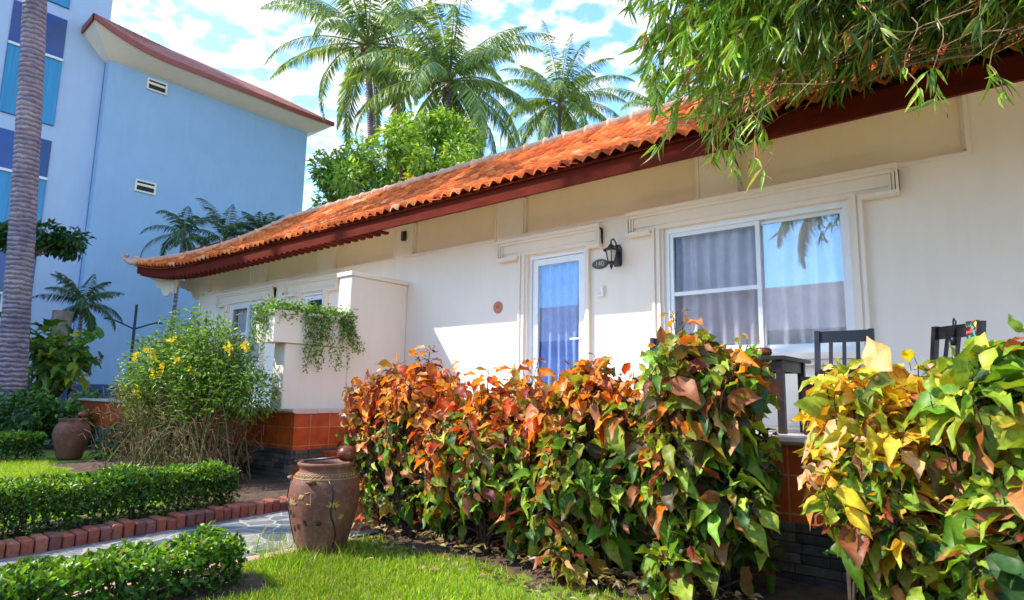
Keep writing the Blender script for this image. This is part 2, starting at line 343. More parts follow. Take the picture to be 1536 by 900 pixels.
# leaf templates: (x, y, z) unit verts, quads, tris
def tmpl(ws, curl=.25, fold=.12):
    """ws: half width at steps along the leaf"""
    n = len(ws); V = [(0, 0, 0, 0)]; Q = []; T = []
    ys = [(i + 1) / (n + 1) for i in range(n)]
    for y, w_ in zip(ys, ws):
        zc = -curl * y * y
        V += [(-w_, y, zc, fold * w_ * 2), (0, y, zc, 0), (w_, y, zc, fold * w_ * 2)]
    V.append((0, 1, -curl, 0))
    T += [(0, 2, 1), (0, 3, 2)]
    for i in range(n - 1):
        a = 1 + 3 * i; b_ = a + 3; Q += [(a, a + 1, b_ + 1, b_), (a + 1, a + 2, b_ + 2, b_ + 1)]
    a = 1 + 3 * (n - 1); t = len(V) - 1; T += [(a, a + 1, t), (a + 1, a + 2, t)]
    return np.array(V, np.float32), np.array(Q, np.int32).reshape(-1, 4), np.array(T, np.int32)
T_OV = tmpl([.25, .42, .5, .45, .31, .13], .34, .30)
for k_, row in enumerate(T_OV[0]):
    if abs(row[0]) > .01: row[3] += .16 * math.sin(k_ * 2.6); row[0] *= 1 + .08 * math.sin(k_ * 4.1)
T_OV2 = tmpl([.42, .5, .26], .25, .25)
T_SM = (np.array([(0, 0, 0, 0), (-.5, .5, 0, .15), (0, 1, -.1, 0), (.5, .5, 0, .15)], np.float32), np.zeros((0, 4), np.int32), np.array([(0, 2, 1), (0, 3, 2)], np.int32))
T_BL = tmpl([.5, .45, .25], .2, .3)
T_GR = (np.array([(-.5, 0, 0, 0), (.5, 0, 0, 0), (.35, .55, -.05, 0), (-.35, .55, -.05, 0), (0, 1, -.3, 0)], np.float32), np.array([(0, 1, 2, 3)], np.int32), np.array([(3, 2, 4)], np.int32))
def nrm(a): return a / np.maximum(np.linalg.norm(a, axis=1, keepdims=True), 1e-9)
def leaf_arrays(P, A, Up, Ln, Wd, T, zs=None):
    P = np.asarray(P, float); n = len(P); y = nrm(np.asarray(A, float)); z = np.asarray(Up, float); z = z - y * (z * y).sum(1, keepdims=True)
    z = nrm(z + 1e-6); x = np.cross(y, z)
    V, Q, Tr = T; Ln = np.broadcast_to(Ln, n)[:, None, None]; Wd = np.broadcast_to(Wd, n)[:, None, None]
    zz = Ln if zs is None else np.broadcast_to(zs, n)[:, None, None]
    W = P[:, None, :] + x[:, None, :] * V[None, :, 0:1] * Wd + y[:, None, :] * V[None, :, 1:2] * Ln + z[:, None, :] * (V[None, :, 2:3] * zz + V[None, :, 3:4] * Wd)
    k = len(V); off = (np.arange(n) * k)[:, None, None]
    return W.reshape(-1, 3), (Q[None] + off).reshape(-1, 4), (Tr[None] + off).reshape(-1, 3)
def leaf_mesh(name, P, A, Up, Ln, Wd, col, T, smooth=False, tipcol=None, zs=None):
    V, Q, Tr = leaf_arrays(P, A, Up, Ln, Wd, T, zs); c = np.repeat(np.asarray(col), len(T[0]), axis=0)
    if T is T_OV:
        mr_ = np.where(np.abs(T[0][:, 0]) < .01, 1.22, .94); c = c * np.tile(mr_, len(P))[:, None]
    if tipcol is not None:
        t = np.tile(np.abs(T[0][:, 0]) * 2, len(P))[:, None]; c2 = np.repeat(np.asarray(tipcol), len(T[0]), axis=0); c = c * (1 - t * .8) + c2 * t * .8
    return mesh_arrays(name, V, Q, Tr, c, smooth)
def rng(s): return np.random.default_rng(s)
def pal(r, n, cols, p=None, j=.18):
    cols = np.array(cols, float); i = r.choice(len(cols), n, p=p); return np.clip(cols[i] * (1 + r.normal(0, j, (n, 1))) * (1 + r.normal(0, j * .35, (n, 3))), .002, .95)

# ================================================================== ground
def sheet(name, x0, x1, y0, y1, z, mat, nx=1, ny=1):
    xs = np.linspace(x0, x1, nx + 1); ys = np.linspace(y0, y1, ny + 1); X, Y = np.meshgrid(xs, ys)
    V = np.stack([X.ravel(), Y.ravel(), np.full(X.size, z)], 1); i = np.arange(nx)[None] + (np.arange(ny) * (nx + 1))[:, None]; i = i.ravel()
    o = bpy.data.objects.new(name, mesh_arrays(name, V, np.stack([i, i + 1, i + nx + 2, i + nx + 1], 1))); o.data.materials.append(mat); C.objects.link(o); o['kind'] = 'structure'; return o
MT['earth'] = basic('far_ground', (.20, .19, .13), 1.0, .4, .8, .5, .05, 20)
sheet('ground', -600, 600, -600, 600, -.020, MT['earth'])
sheet('lawn', -4.6, 6, -9.5, -2.2, -.014, MT['lawn']); sheet('lawn', -14.5, -6.0, -9.5, -2.0, -.014, MT['lawn'])
sheet('garden_path', -6.0, -4.52, -9, -2.6, 0.0, MT['paving'])
# planting soil, slightly mounded towards the terrace
def soil(name, x0, x1, y0, y1, prof, seed, z0=0.0):
    r = rng(seed); nx, ny = int((x1 - x0) / .08), int((y1 - y0) / .08); X, Y = np.meshgrid(np.linspace(x0, x1, nx + 1), np.linspace(y0, y1, ny + 1))
    ed = np.minimum.reduce([X - x0, x1 - X, Y - y0]) ; Z = z0 - .02 + np.clip(ed / .3, 0, 1) * prof * np.clip((Y - y0) / (y1 - y0) * 1.6, .3, 1) + r.normal(0, .007, X.shape)
    wob = np.sin(X * 5.3) * .07 + np.sin(X * 11.1 + 2) * .04; Yw = Y + wob * (1 - (Y - y0) / (y1 - y0))
    V = np.stack([X.ravel(), Yw.ravel(), Z.ravel()], 1); i = (np.arange(nx)[None] + (np.arange(ny) * (nx + 1))[:, None]).ravel()
    o = bpy.data.objects.new(name, mesh_arrays(name, V, np.stack([i, i + 1, i + nx + 2, i + nx + 1], 1), smooth=True)); o.data.materials.append(MT['soil']); C.objects.link(o); o['kind'] = 'structure'
soil('planting_bed', -5.0, 2.5, -3.32, -2.3, .10, 1)
soil('hedge_bed', -7.1, -6.02, -9, -2.4, .07, 2)
soil('front_hedge_bed', -4.42, -3.75, -9, -4.45, .03, 3)
soil('shrub_bed', -12.3, -7.0, -3.6, -2.0, .06, 4)

# lawn grass blades
def grass(name, n, xr, yr, keep, seed, h=(.025, .055), label='', cat='grass', cols=None):
    r = rng(seed); P = np.stack([r.uniform(*xr, n), r.uniform(*yr, n), np.full(n, -.012)], 1); P = P[keep(P[:, 0], P[:, 1], r)]; n = len(P)
    A = np.stack([r.normal(0, .45, n), r.normal(0, .45, n), np.ones(n)], 1); Up = r.normal(0, 1, (n, 3)); ln = r.uniform(*h, n) * r.choice([1, 1, 1.5], n)
    pn = np.sin(P[:, 0] * 2.1 + np.sin(P[:, 1] * 3)) * .5 + .5
    c = pal(r, n, cols or [(.22, .36, .015), (.33, .50, .02), (.46, .58, .05), (.50, .42, .17)], [.30, .37, .2, .13], .24) * (0.85 + .3 * pn[:, None])
    V, Q, T = leaf_arrays(P, A, Up, ln, r.uniform(.004, .008, n), T_GR)
    me = mesh_arrays(name, V, Q, T, np.repeat(c, len(T_GR[0]), axis=0)); return solo(name, me, MT['grass'], (float(P[:, 0].mean()), float(P[:, 1].mean()), 0), label, cat, kind='stuff')
def k1(x, y, r):
    edge = -3.20 + np.sin(x * 5.3) * .07; bare = (np.sin(x * 3.1 + 1) * np.cos(y * 4.3 + x) > .55) & (y > -4.0)
    d = ((x + 2.3) / .8) ** 2 + ((y + 3.5) / .28) ** 2
    thin = r.random(len(x)) < np.clip((edge - y) / .35, 0.0, 1) * np.clip(d, .12, 1)
    return (y < edge) & thin & (~bare | (r.random(len(x)) < .35)) & ~((x < -3.72) & (y < -4.5)) & (x > -4.40)
grass('lawn_grass', 165000, (-4.4, .6), (-6.4, -3.0), k1, 11, label='short bright green lawn grass in front of the copper leaf bushes')
grass('far_lawn_grass', 60000, (-12.6, -7.1), (-9, -3.4), lambda x, y, r: (y < -3.6) | (x < -12), 12, (.04, .07), 'sunlit green lawn grass behind the long clipped hedge')
grass('jar_foot_grass', 520, (-4.75, -3.9), (-4.3, -3.5), lambda x, y, r: (((x + 4.33) ** 2 + (y + 3.79) ** 2) > .05) & (r.random(len(x)) < .8), 13, (.06, .16), 'tall untrimmed grass tufts round the foot of the painted water jar')
# dry leaf litter
r = rng(5); n = 900; P = np.stack([r.uniform(-4.6, .6, n), -3.0 - np.abs(r.normal(0, .28, n)), r.uniform(0.02, .06, n)], 1)
P[:, 2] = np.where(P[:, 1] > -3.3, P[:, 2] + .05, .018)
me = leaf_mesh('litter', P, np.stack([r.normal(0, 1, n), r.normal(0, 1, n), r.normal(0, .15, n)], 1), np.stack([r.normal(0, .4, n), r.normal(0, .4, n), np.ones(n)], 1), r.uniform(.03, .1, n), r.uniform(.012, .045, n), pal(r, n, [(.30, .19, .08), (.42, .30, .15), (.14, .07, .03), (.50, .40, .22)], j=.25), T_OV2)
solo('leaf_litter', me, MT['leaf'], (-2, -3.2, 0), 'dry brown fallen leaves and straw scattered at the edge of the lawn', 'leaf litter', kind='stuff')

# brick edging along the path
mb = MB(); r = rng(8); y = -8.6
while y < -2.75:
    w_ = .088; t = r.uniform(.8, 1.15); cc = [(.36, .10, .055), (.30, .085, .055), (.42, .15, .09), (.24, .09, .07)][r.integers(4)]
    dx_ = r.normal(0, .006); h_ = .105 + r.normal(0, .007)
    mb.box(-6.06 + dx_, -5.86 + dx_, y, y + w_ - .010, -.02, h_, .010, tuple(c_ * t for c_ in cc)); y += w_
solo('brick_edging', mb.me('edging', col=True), MT['brick'], (-5.96, -5, 0), 'red brick edging set on end along the stone path beside the long hedge', 'garden edging')
mb = MB(); y = -8.6
for k in range(26):
    t = r.uniform(.85, 1.2); mb.box(-4.50, -4.38, y, y + .185, -.02, .012 + r.normal(0, .002), .006, tuple(c_ * t for c_ in (.52, .30, .22))); y += .2
solo('flush_brick_border', mb.me('border', col=True), MT['brick'], (-4.4, -5, 0), 'pale pink brick border laid flush between stone path and front lawn', 'garden edging')

# ================================================================== bungalow
house = thing('bungalow', (-7, 0, 0), 'long cream bungalow with orange tiled roof and raised orange tiled terrace', 'house')
W0, W1 = -15.3, 6.0
holes = [(-5.32, -4.38, .93, 3.10), (-3.28, -1.30, 1.67, 3.17), (-10.90, -10.15, .93, 3.06), (-13.75, -12.3, 1.7, 3.06)]
xs = sorted({W0, W1, *[h[0] for h in holes], *[h[1] for h in holes]}); zs = sorted({0.0, 3.42, *[h[2] for h in holes], *[h[3] for h in holes]})
mb = MB()
for i in range(len(xs) - 1):
    # merge vertically
    run = None
    for j in range(len(zs) - 1):
        xc, zc = (xs[i] + xs[i + 1]) / 2, (zs[j] + zs[j + 1]) / 2
        solid = not any(h[0] < xc < h[1] and h[2] < zc < h[3] for h in holes)
        if solid: run = run or zs[j]
        if run is None and solid: run = zs[j]
        if solid and (j == len(zs) - 2): mb.box(xs[i], xs[i + 1], 0, .22, run if run is not None else zs[j], zs[j + 1]); run = None
        if not solid and run is not None: mb.box(xs[i], xs[i + 1], 0, .22, run, zs[j]); run = None
        if solid and run == 0.0: run = 0.0
for i in range(len(xs) - 1): mb.box(xs[i], xs[i + 1], 0.002, .218, 0.0, .93)
mb.box(W0, W1, 5.0, 5.2, 0, 3.42); mb.box(W0, W0 + .2, .22, 5.0, 0, 3.42); mb.box(W1 - .2, W1, .22, 5.0, 0, 3.42)
link('wall', mb.me(), MT['wall'], house)
# frieze: back sheet + pilaster strips + panel mouldings
mb = MB(); mb.box(W0, W1, .07, .22, 3.42, 4.2)
link('frieze', mb.me(), MT['frieze'], house)
pil = [(-15.3, -14.9), (-12.95, -12.4), (-10.42, -9.98), (-8.18, -7.78), (-5.92, -5.46), (-2.83, -2.42), (-.28, .35), (2.6, 3.0), (5.6, 6.0)]
for a, b_ in pil: link('pilaster_strip', bx(a, b_, 0.003, .07, 3.42, 4.0), MT['wall'], house)
mb = MB()
for (a0, a1), (b0, b1) in zip(pil[:-1], pil[1:]):
    for d, t in ((0, .035), (.035, .025)):
        y0 = -.012 + d * 1.0; 
        mb.box(a1 + d, a1 + d + t, y0, .07, 3.44 + d, 3.98); mb.box(b0 - d - t, b0 - d, y0, .07, 3.44 + d, 3.98)
        mb.box(a1 + d, b0 - d, y0 - .002, .068, 3.405 + d, 3.405 + d + t)
link('panel_moulding', mb.me(), MT['trim'], house)

def casing(x0, x1, ear, zt, zb, name, ear2=None, nr=4):
    ear2 = ear2 or ear
    """stepped door/window surround with eared head; x0,x1 = opening"""
    mb = MB(); w_ = .13
    for s, xx in ((-1, x0), (1, x1)):
        for k, (d0, d1, pr) in enumerate(((0, .035, .025), (.035, .075, .055), (.075, .10, .04), (.10, w_, .065))[:(nr if s > 0 else 4)]):
            a, b_ = sorted((xx + s * d0, xx + s * d1)); mb.box(a, b_, -pr, .0, zb, zt + .02 - .002 * k)
        for k, (d0, d1, pr) in enumerate(((.0, .05, .07), (.05, .09, .10))):
            pass
    e0, e1 = x0 - ear, x1 + ear2
    # head band
    for (zz0, zz1, pr) in ((zt, zt + .05, .045), (zt + .05, zt + .17, .055), (zt + .17, zt + .205, .085), (zt + .205, zt + .25, .11)):
        mb.box(e0 + .03 * 0, e1, -pr, 0.0, zz0 + .001, zz1)
    for e, s in ((e0, 1), (e1, -1)):
        for k in range(3):
            a, b_ = sorted((e + s * .03 * k, e + s * (.03 * k + .018))); mb.box(a, b_, -.10 + .012 * k, 0, zt - .005, zt + .20)
        a, b_ = sorted((e, e + s * ((ear if s > 0 else ear2) - (w_ if s > 0 or nr == 4 else .075) - .01))); mb.box(a - .01, b_, -.105, 0, zt - .045, zt - .006)
    return link(name, mb.me(), MT['trim'], house)
casing(-5.32, -4.38, .50, 3.12, .93, 'door_casing', .26, 2)
casing(-3.28, -1.30, .45, 3.18, 1.62, 'window_casing')
casing(-10.90, -10.15, .50, 3.08, .93, 'door_casing')
casing(-13.75, -12.3, .45, 3.08, 1.62, 'window_casing')
mb = MB(); mb.box(-3.5, -1.1, -.10, 0, 1.60, 1.66); mb.box(-3.42, -1.18, -.06, 0, 1.54, 1.598); link('window_sill', mb.me(), MT['trim'], house)

def rect_frame(mb, x0, x1, z0, z1, t, y0, y1):
    mb.box(x0, x0 + t, y0, y1, z0, z1); mb.box(x1 - t, x1, y0, y1, z0, z1)
    mb.box(x0 + t, x1 - t, y0 + .001, y1 - .001, z0, z0 + t); mb.box(x0 + t, x1 - t, y0 + .001, y1 - .001, z1 - t, z1)
def curtain(x0, x1, z0, z1, y, name, mat, parent, amp=.035, wl=.13, seed=1):
    r = rng(seed); n = int((x1 - x0) / .012); xx = np.linspace(x0, x1, n + 1); ph = np.cumsum(r.uniform(.6, 1.4, n + 1)) * (2 * np.pi * .012 / wl)
    yy = y + amp * np.sin(ph) + amp * .4 * np.sin(ph * .37 + 1); nz = 6; V = []
    for k in range(nz + 1):
        z = z0 + (z1 - z0) * k / nz; V.append(np.stack([xx + .01 * np.sin(k + xx * 9), y + (yy - y) * (1.15 - .35 * k / nz), np.full(n + 1, z)], 1))
    V = np.concatenate(V); i = (np.arange(n)[None] + (np.arange(nz) * (n + 1))[:, None]).ravel()
    return link(name, mesh_arrays(name, V, np.stack([i, i + 1, i + n + 2, i + n + 1], 1), smooth=True), mat, parent)
def room(x0, x1, z0, z1, depth=1.6):
    mb = MB(); a = [(x0, .24, z0), (x1, .24, z0), (x1, .24, z1), (x0, .24, z1), (x0, depth, z0), (x1, depth, z0), (x1, depth, z1), (x0, depth, z1)]
    mb.add(a, [(4, 5, 6, 7), (0, 1, 5, 4), (1, 2, 6, 5), (2, 3, 7, 6), (3, 0, 4, 7)]); link('dark_interior', mb.me(), MT['dark'], house)
def door(x0, x1, z0, z1, seed, cm):
    mb = MB(); rect_frame(mb, x0, x1, z0, z1, .045, .02, .12); f_ = mb.me()
    d = link('door', f_, MT['white'], house)
    mb = MB(); rect_frame(mb, x0 + .05, x1 - .05, z0 + .02, z1 - .05, .085, .045, .09); link('leaf_frame', mb.me(), MT['white'], d)
    link('glass', bx(x0 + .13, x1 - .13, .062, .068, z0 + .1, z1 - .13), MT['door_glass'], d)
    curtain(x0 + .06, x1 - .06, z0 + .05, z1 - .06, .145, 'curtain', cm, d, .03, .14, seed)
    mb = MB(); mb.tube([(x1 - .10, .03, 1.93), (x1 - .26, .03, 1.93)], .011, 8); mb.box(x1 - .115, x1 - .075, .035, .046, 1.86, 2.02); link('handle', mb.me(), MT['white'], d)
door(-5.32, -4.38, .93, 3.10, 1, MT['curtain_blue']); room(-5.32, -4.38, .93, 3.1)
door(-10.90, -10.15, .93, 3.06, 3, MT['dark']); room(-10.90, -10.15, .93, 3.06)
def window(x0, x1, z0, z1, xm, zm, cm, seed):
    mb = MB(); rect_frame(mb, x0, x1, z0, z1, .055, .01, .13); wn = link('window', mb.me(), MT['white'], house)
    mb = MB(); rect_frame(mb, x0 + .056, xm + .03, z0 + .056, z1 - .056, .045, .025, .065); mb.box(x0 + .102, xm - .016, .03, .06, zm - .022, zm + .022); link('sash', mb.me(), MT['white'], wn)
    mb = MB(); rect_frame(mb, xm - .02, x1 - .056, z0 + .056, z1 - .056, .04, .068, .10); link('sash', mb.me(), MT['white'], wn)
    link('pane', bx(x0 + .1, xm - .015, .042, .047, z0 + .1, z1 - .1), MT['screen'], wn, label='greyish pane behind an insect screen')
    link('pane', bx(xm + .02, x1 - .095, .082, .087, z0 + .095, z1 - .095), MT['glass'], wn, label='clear pane mirroring sky and palms')
    curtain(x0 + .06, x1 - .06, z0 + .05, z1 - .06, .155, 'curtain', cm, wn, .035, .16, seed)
window(-3.28, -1.30, 1.67, 3.17, -2.21, 2.39, MT['curtain'], 2); room(-3.28, -1.30, 1.67, 3.17)
window(-13.75, -12.3, 1.7, 3.06, -13.0, 2.4, MT['curtain'], 4); room(-13.75, -12.3, 1.7, 3.06)

# partition walls between the two units
mb = MB(); mb.box(-8.14, -7.82, -1.10, 0, .93, 2.93, .012); mb.box(-8.17, -7.79, -1.13, .0, 2.932, 3.0, .008); link('partition_wall', mb.me(), MT['wall'], house)
mb = MB(); mb.box(-8.10, -7.824, -2.12, -1.102, .93, 1.84, .01); link('low_partition_wall', mb.me(), MT['wall'], house)
mb = MB(); X0, X1, Y0, Y1, Z0, Z1 = -8.24, -7.78, -2.33, -1.103, 1.845, 2.28
mb.box(X0, X1, Y0, Y1, Z0, Z0 + .02); mb.box(X0, X0 + .06, Y0, Y1, Z0 + .02, Z1 - .07); mb.box(X1 - .06, X1, Y0, Y1, Z0 + .02, Z1 - .07); mb.box(X0 + .06, X1 - .06, Y0, Y0 + .06, Z0 + .02, Z1 - .07); mb.box(X0 + .06, X1 - .06, Y1 - .06, Y1, Z0 + .02, Z1 - .07)
for k, (dz, e) in enumerate(((.07, .012), (.045, .028))):
    mb.box(X0 - e, X0 + .07, Y0 - e, Y1, Z1 - dz, Z1 - dz + .024 + .02 * k); mb.box(X1 - .07, X1 + e, Y0 - e, Y1, Z1 - dz, Z1 - dz + .024 + .02 * k)
    mb.box(X0 + .07, X1 - .07, Y0 - e, Y0 + .07, Z1 - dz, Z1 - dz + .024 + .02 * k)
pb = link('planter_box', mb.me(), MT['wall'], house, label='cream balcony planter box on the low partition wall')
link('soil', bx(X0 + .062, X1 - .062, Y0 + .062, Y1 - .062, Z0 + .022, Z1 - .09), MT['soil'], pb)

# terrace podiums
def podium(x0, x1, y0, nm):
    p = link(nm, bx(x0 + .03, x1 - .03, y0 + .03, -.003, 0, .90), MT['cap'], house)
    mb = MB(); mb.box(x0, x1, y0, y0 + .028, .43, .899); mb.box(x1 - .028, x1, y0 + .029, -.005, .43, .899); mb.box(x0, x0 + .028, y0 + .029, -.005, .43, .899); link('tile_facing', mb.me(), MT['otile'], p)
    mb = MB(); prof = [(-.07, .935), (-.065, .96), (0, .962), (.30, .962), (.30, .902), (0, .902), (-.03, .908), (-.055, .918)]
    mb.prism([(y0 + a, z) for a, z in prof], x0 - .06, x1 + .06); mb.box(x1 - .24, x1 + .061, y0 + .301, -.006, .903, .961, .008); mb.box(x0 - .061, x0 + .24, y0 + .301, -.006, .903, .961, .008)
    link('coping', mb.me(), MT['cap'], p)
    link('floor', bx(x0 + .245, x1 - .245, y0 + .305, -.007, .90, .93), MT['cap'], p)
    mb = MB(); r = rng(int(abs(x0) * 10)); z = 0.0
    for row in range(7):
        hh = .062; x = x0 + r.uniform(-.1, 0)
        while x < x1:
            l_ = r.uniform(.14, .34); t = r.uniform(.6, 1.25); cc = [(.13, .115, .09), (.09, .085, .08), (.19, .16, .12), (.07, .06, .055)][r.integers(4)]
            if x + l_ > x0: mb.box(max(x, x0 - .02), min(x + l_ - .004, x1 + .02), y0 - .012 - r.uniform(0, .02), y0 + .03, z + .001, z + hh - .003, .004, tuple(c_ * t for c_ in cc))
            x += l_
        z += hh
    for row in range(7):
        y = y0 + .035
        while y < 0:
            l_ = r.uniform(.14, .34); t = r.uniform(.6, 1.25); mb.box(x1 - .03, x1 + .008 + r.uniform(0, .015), y, min(y + l_ - .004, -.01), row * .062, row * .062 + .059, .004, (.12 * t, .11 * t, .09 * t)); y += l_
    link('stone_plinth', mb.me(col=True), MT['stone'], p)
podium(-16.5, -7.60, -2.05, 'terrace'); podium(-5.95, 5.8, -2.42, 'terrace')
mb = MB()
for k in range(4): mb.box(-7.598, -5.952, -2.02 + .42 * k, -.01, .002 + .20 * k, .20 * (k + 1), .006)
st = link('steps', mb.me(), MT['otile'], house)
mb = MB(); mb.box(-5.25, -4.1, -3.02, -2.46, .0, .36, .006); link('low_tiled_block', mb.me(), MT['otile'], house)

# ---- roof
EY, EZ, RY, RZ = -1.02, 3.80, 1.55, 5.43
XC = -16.55            # eave corner
XH = XC + 2.45         # ridge end (hip foot of ridge)
def xhip(s): return XC + (XH - XC) * s        # left limit at slope fraction s
def rz(x, s):
    z = EZ + (RZ - EZ) * (s * .93 + .07 * s * s) - .10 * math.sin(math.pi * s) * 1.0
    d = max(0, (XC + 3.4 - x) / 3.4); return z + .34 * d ** 2.2 * (1 - s) ** .7
def roofpt(x, s): return Vector((x, EY + (RY - EY) * s, rz(x, s)))
roof = link('roof', bx(-13.9, 5.9, 1.3, 1.8, 4.2, 5.25), MT['soffit'], house)
mb = MB(); rows = 14; tw = .176; r = rng(21)
for j in range(rows):
    s0, s1 = j / rows, min(1.0, (j + 1.35) / rows); off = tw / 2 * (j % 2)
    x = xhip(s0 + .5 / rows) + off * 0 + .02; jit = 0
    while x < W1 + .2:
        t = r.uniform(.68, 1.25); cc = [(.60, .125, .022), (.68, .17, .035), (.44, .075, .016), (.72, .24, .07)][r.choice(4, p=[.42, .3, .18, .1])]; col = tuple(min(.95, c_ * t) for c_ in cc)
        if r.random() < .02: col = (.62, .36, .2)
        V = []; nx, ny = 6, 3; lift = .046 + r.normal(0, .004); tilt = r.normal(0, .009)
        for a in range(ny):
            sa = s0 + (s1 - s0) * a / (ny - 1) * .98
            for b_ in range(nx + 1):
                u_ = b_ / nx; xx = x + tw * u_ * 1.04; droop = -.010 * math.cos(2 * math.pi * u_) if a == 0 else 0
                hgt = .068 * (.5 - .5 * math.cos(2 * math.pi * u_)) + lift * (1 - a / (ny - 1)) + tilt * u_
                p = roofpt(xx, sa + (0 if a else -(.012) * (math.sin(math.pi * u_)))); V.append((p.x, p.y, p.z + hgt))
        k0 = len(V)
        for b_ in range(nx + 1): V.append((V[b_][0], V[b_][1] + .004, V[b_][2] - .036))
        Fq = [(a * (nx + 1) + b_, a * (nx + 1) + b_ + 1, (a + 1) * (nx + 1) + b_ + 1, (a + 1) * (nx + 1) + b_) for a in range(ny - 1) for b_ in range(nx)] + [(k0 + b_, k0 + b_ + 1, b_ + 1, b_) for b_ in range(nx)]
        mb.add(V, Fq, col); x += tw
link('roof_tiles', mb.me(smooth=False, col=True), MT['rtile'], roof)
# underlay, rear slope and hip end
V = []; nS = 8; xs_ = list(np.linspace(0, 1, 60))
for j in range(nS + 1):
    s = j / nS
    for q in xs_: x = xhip(s) + (W1 + .2 - xhip(s)) * q ** 1.6; p = roofpt(x, s); V.append((p.x, p.y, p.z - .02))
nq = len(xs_); Fq = [(j * nq + i, j * nq + i + 1, (j + 1) * nq + i + 1, (j + 1) * nq + i) for j in range(nS) for i in range(nq - 1)]
mb = MB(); mb.add(V, Fq, (.5, .12, .05))
k = len(mb.v); rear = [(XH, RY, RZ - .02), (W1 + .2, RY, RZ - .02), (W1 + .2, 4.6, 3.7), (XC, 4.6, 3.9), (XC, EY, rz(XC, 0) - .02)]
mb.add(rear, [(0, 1, 2, 3), (0, 3, 4)], (.5, .12, .05)); link('roof_deck', mb.me(col=True), MT['rtile'], roof)
# ridge cap segments
mb = MB(); pts = []
x = W1
while x > XH: pts.append(Vector((x, RY, RZ + .05))); x -= .42
n_h = 9
for i in range(n_h + 1): s = 1 - i / n_h; p = roofpt(xhip(s), s); pts.append(p + Vector((0, 0, .06)))
for i in range(len(pts) - 1):
    a, b_ = pts[i], pts[i + 1]; mb.tube([a, a.lerp(b_, .9), a.lerp(b_, .93), b_ + (b_ - a) * .03], [.085, .082, .105, .105], 10, col=(.7, .4, .25))
link('ridge_cap', mb.me(smooth=True), MT['cap2'], roof)
# corner finial: scroll
e = pts[-1]; d = Vector((-.75, -.55, 0)).normalized(); mb = MB()
sc_pts = [e + d * q_ + Vector((0, 0, h_)) for q_, h_ in ((0, 0), (.10, -.01), (.20, .02), (.27, .08), (.28, .15), (.23, .18), (.19, .14))]
mb.tube(sc_pts, [.08, .065, .05, .045, .045, .05, .035], 8); mb.tube([e + Vector((.15, .12, .02)), e + Vector((.0, 0, .12)), e + d * .06 + Vector((0, 0, .12))], [.05, .045, .03], 6)
link('corner_finial', mb.me(smooth=True), MT['cap2'], roof)
# fascia + soffit following the upturn
def strip(fn, x0, x1, n):
    V = []; Fq = []
    for i in range(n + 1):
        x = x0 + (x1 - x0) * (i / n) ** 1.7; c_ = fn(x); m_ = len(c_); V += c_
        if i:
            for k in range(m_): Fq.append(((i - 1) * m_ + k, (i - 1) * m_ + (k + 1) % m_, i * m_ + (k + 1) % m_, i * m_ + k))
    Fq += [tuple(range(m_)), tuple(n * m_ + k for k in range(m_ - 1, -1, -1))]
    mb = MB(); mb.add(V, Fq); return mb.me()
def fz(x): return rz(x, 0)
fa = link('fascia', strip(lambda x: [(x, EY + .05, fz(x) + .03), (x, EY + .09, fz(x) + .03), (x, EY + .09, fz(x) - .20), (x, EY + .05, fz(x) - .20)], XC + .02, W1 + .2, 70), MT['fascia'], roof)
link('soffit', strip(lambda x: [(x, EY + .092, fz(x) - .19), (x, EY + .4, (fz(x) - .05) * .5 + 3.77 * .5 ), (x, .066, 4.02), (x, .066, 4.06), (x, EY + .092, fz(x) - .04)], XC + .3, W1, 60), MT['soffit'], roof)
mb = MB(); x = -16.3  # small red teeth modelling the serrated shadow of the tile ends
while x < -7.5:
    hh = .035 * min(1, max(0.05, (-7.2 - x) / 4))
    z = fz(x) - .20; mb.box(x, x + .085, EY + .052, EY + .30, z - hh, z + .03); x += .19
link('eave_shadow_teeth', mb.me(), MT['fascia'], roof)
# end side fascia and scalloped cream brackets at the corner
mb = MB(); nn = 14; V = []
for i in range(nn + 1):
    y_ = EY + .05 + (4.5 - EY) * i / nn; z = fz(XC) - .28 * (1 - (1 - min(1, i / 5)) ** 2) * 1.0; V += [(XC, y_, z), (XC + .04, y_, z), (XC + .04, y_, z - .2), (XC, y_, z - .2)]
mb.add(V, [(4 * i + k, 4 * i + (k + 1) % 4, 4 * i + 4 + (k + 1) % 4, 4 * i + 4 + k) for i in range(nn) for k in range(4)]); link('side_fascia', mb.me(), MT['white'], roof)
mb = MB(); prof = [(XC + .12, 3.92), (XC + .20, 3.72), (XC + .34, 3.60), (XC + .50, 3.58), (XC + .62, 3.50), (XC + .66, 3.42), (XC + .80, 3.36), (XC + .98, 3.37), (XC + 1.08, 3.46), (XC + 1.26, 3.40), (XC + 1.3, 3.98)]
mb.prism(prof, -.60, -.52, 'y'); mb.prism([(a + .25, z - .02) for a, z in prof], .0, .08, 'y'); link('corner_bracket', mb.me(), MT['soffit'], roof)

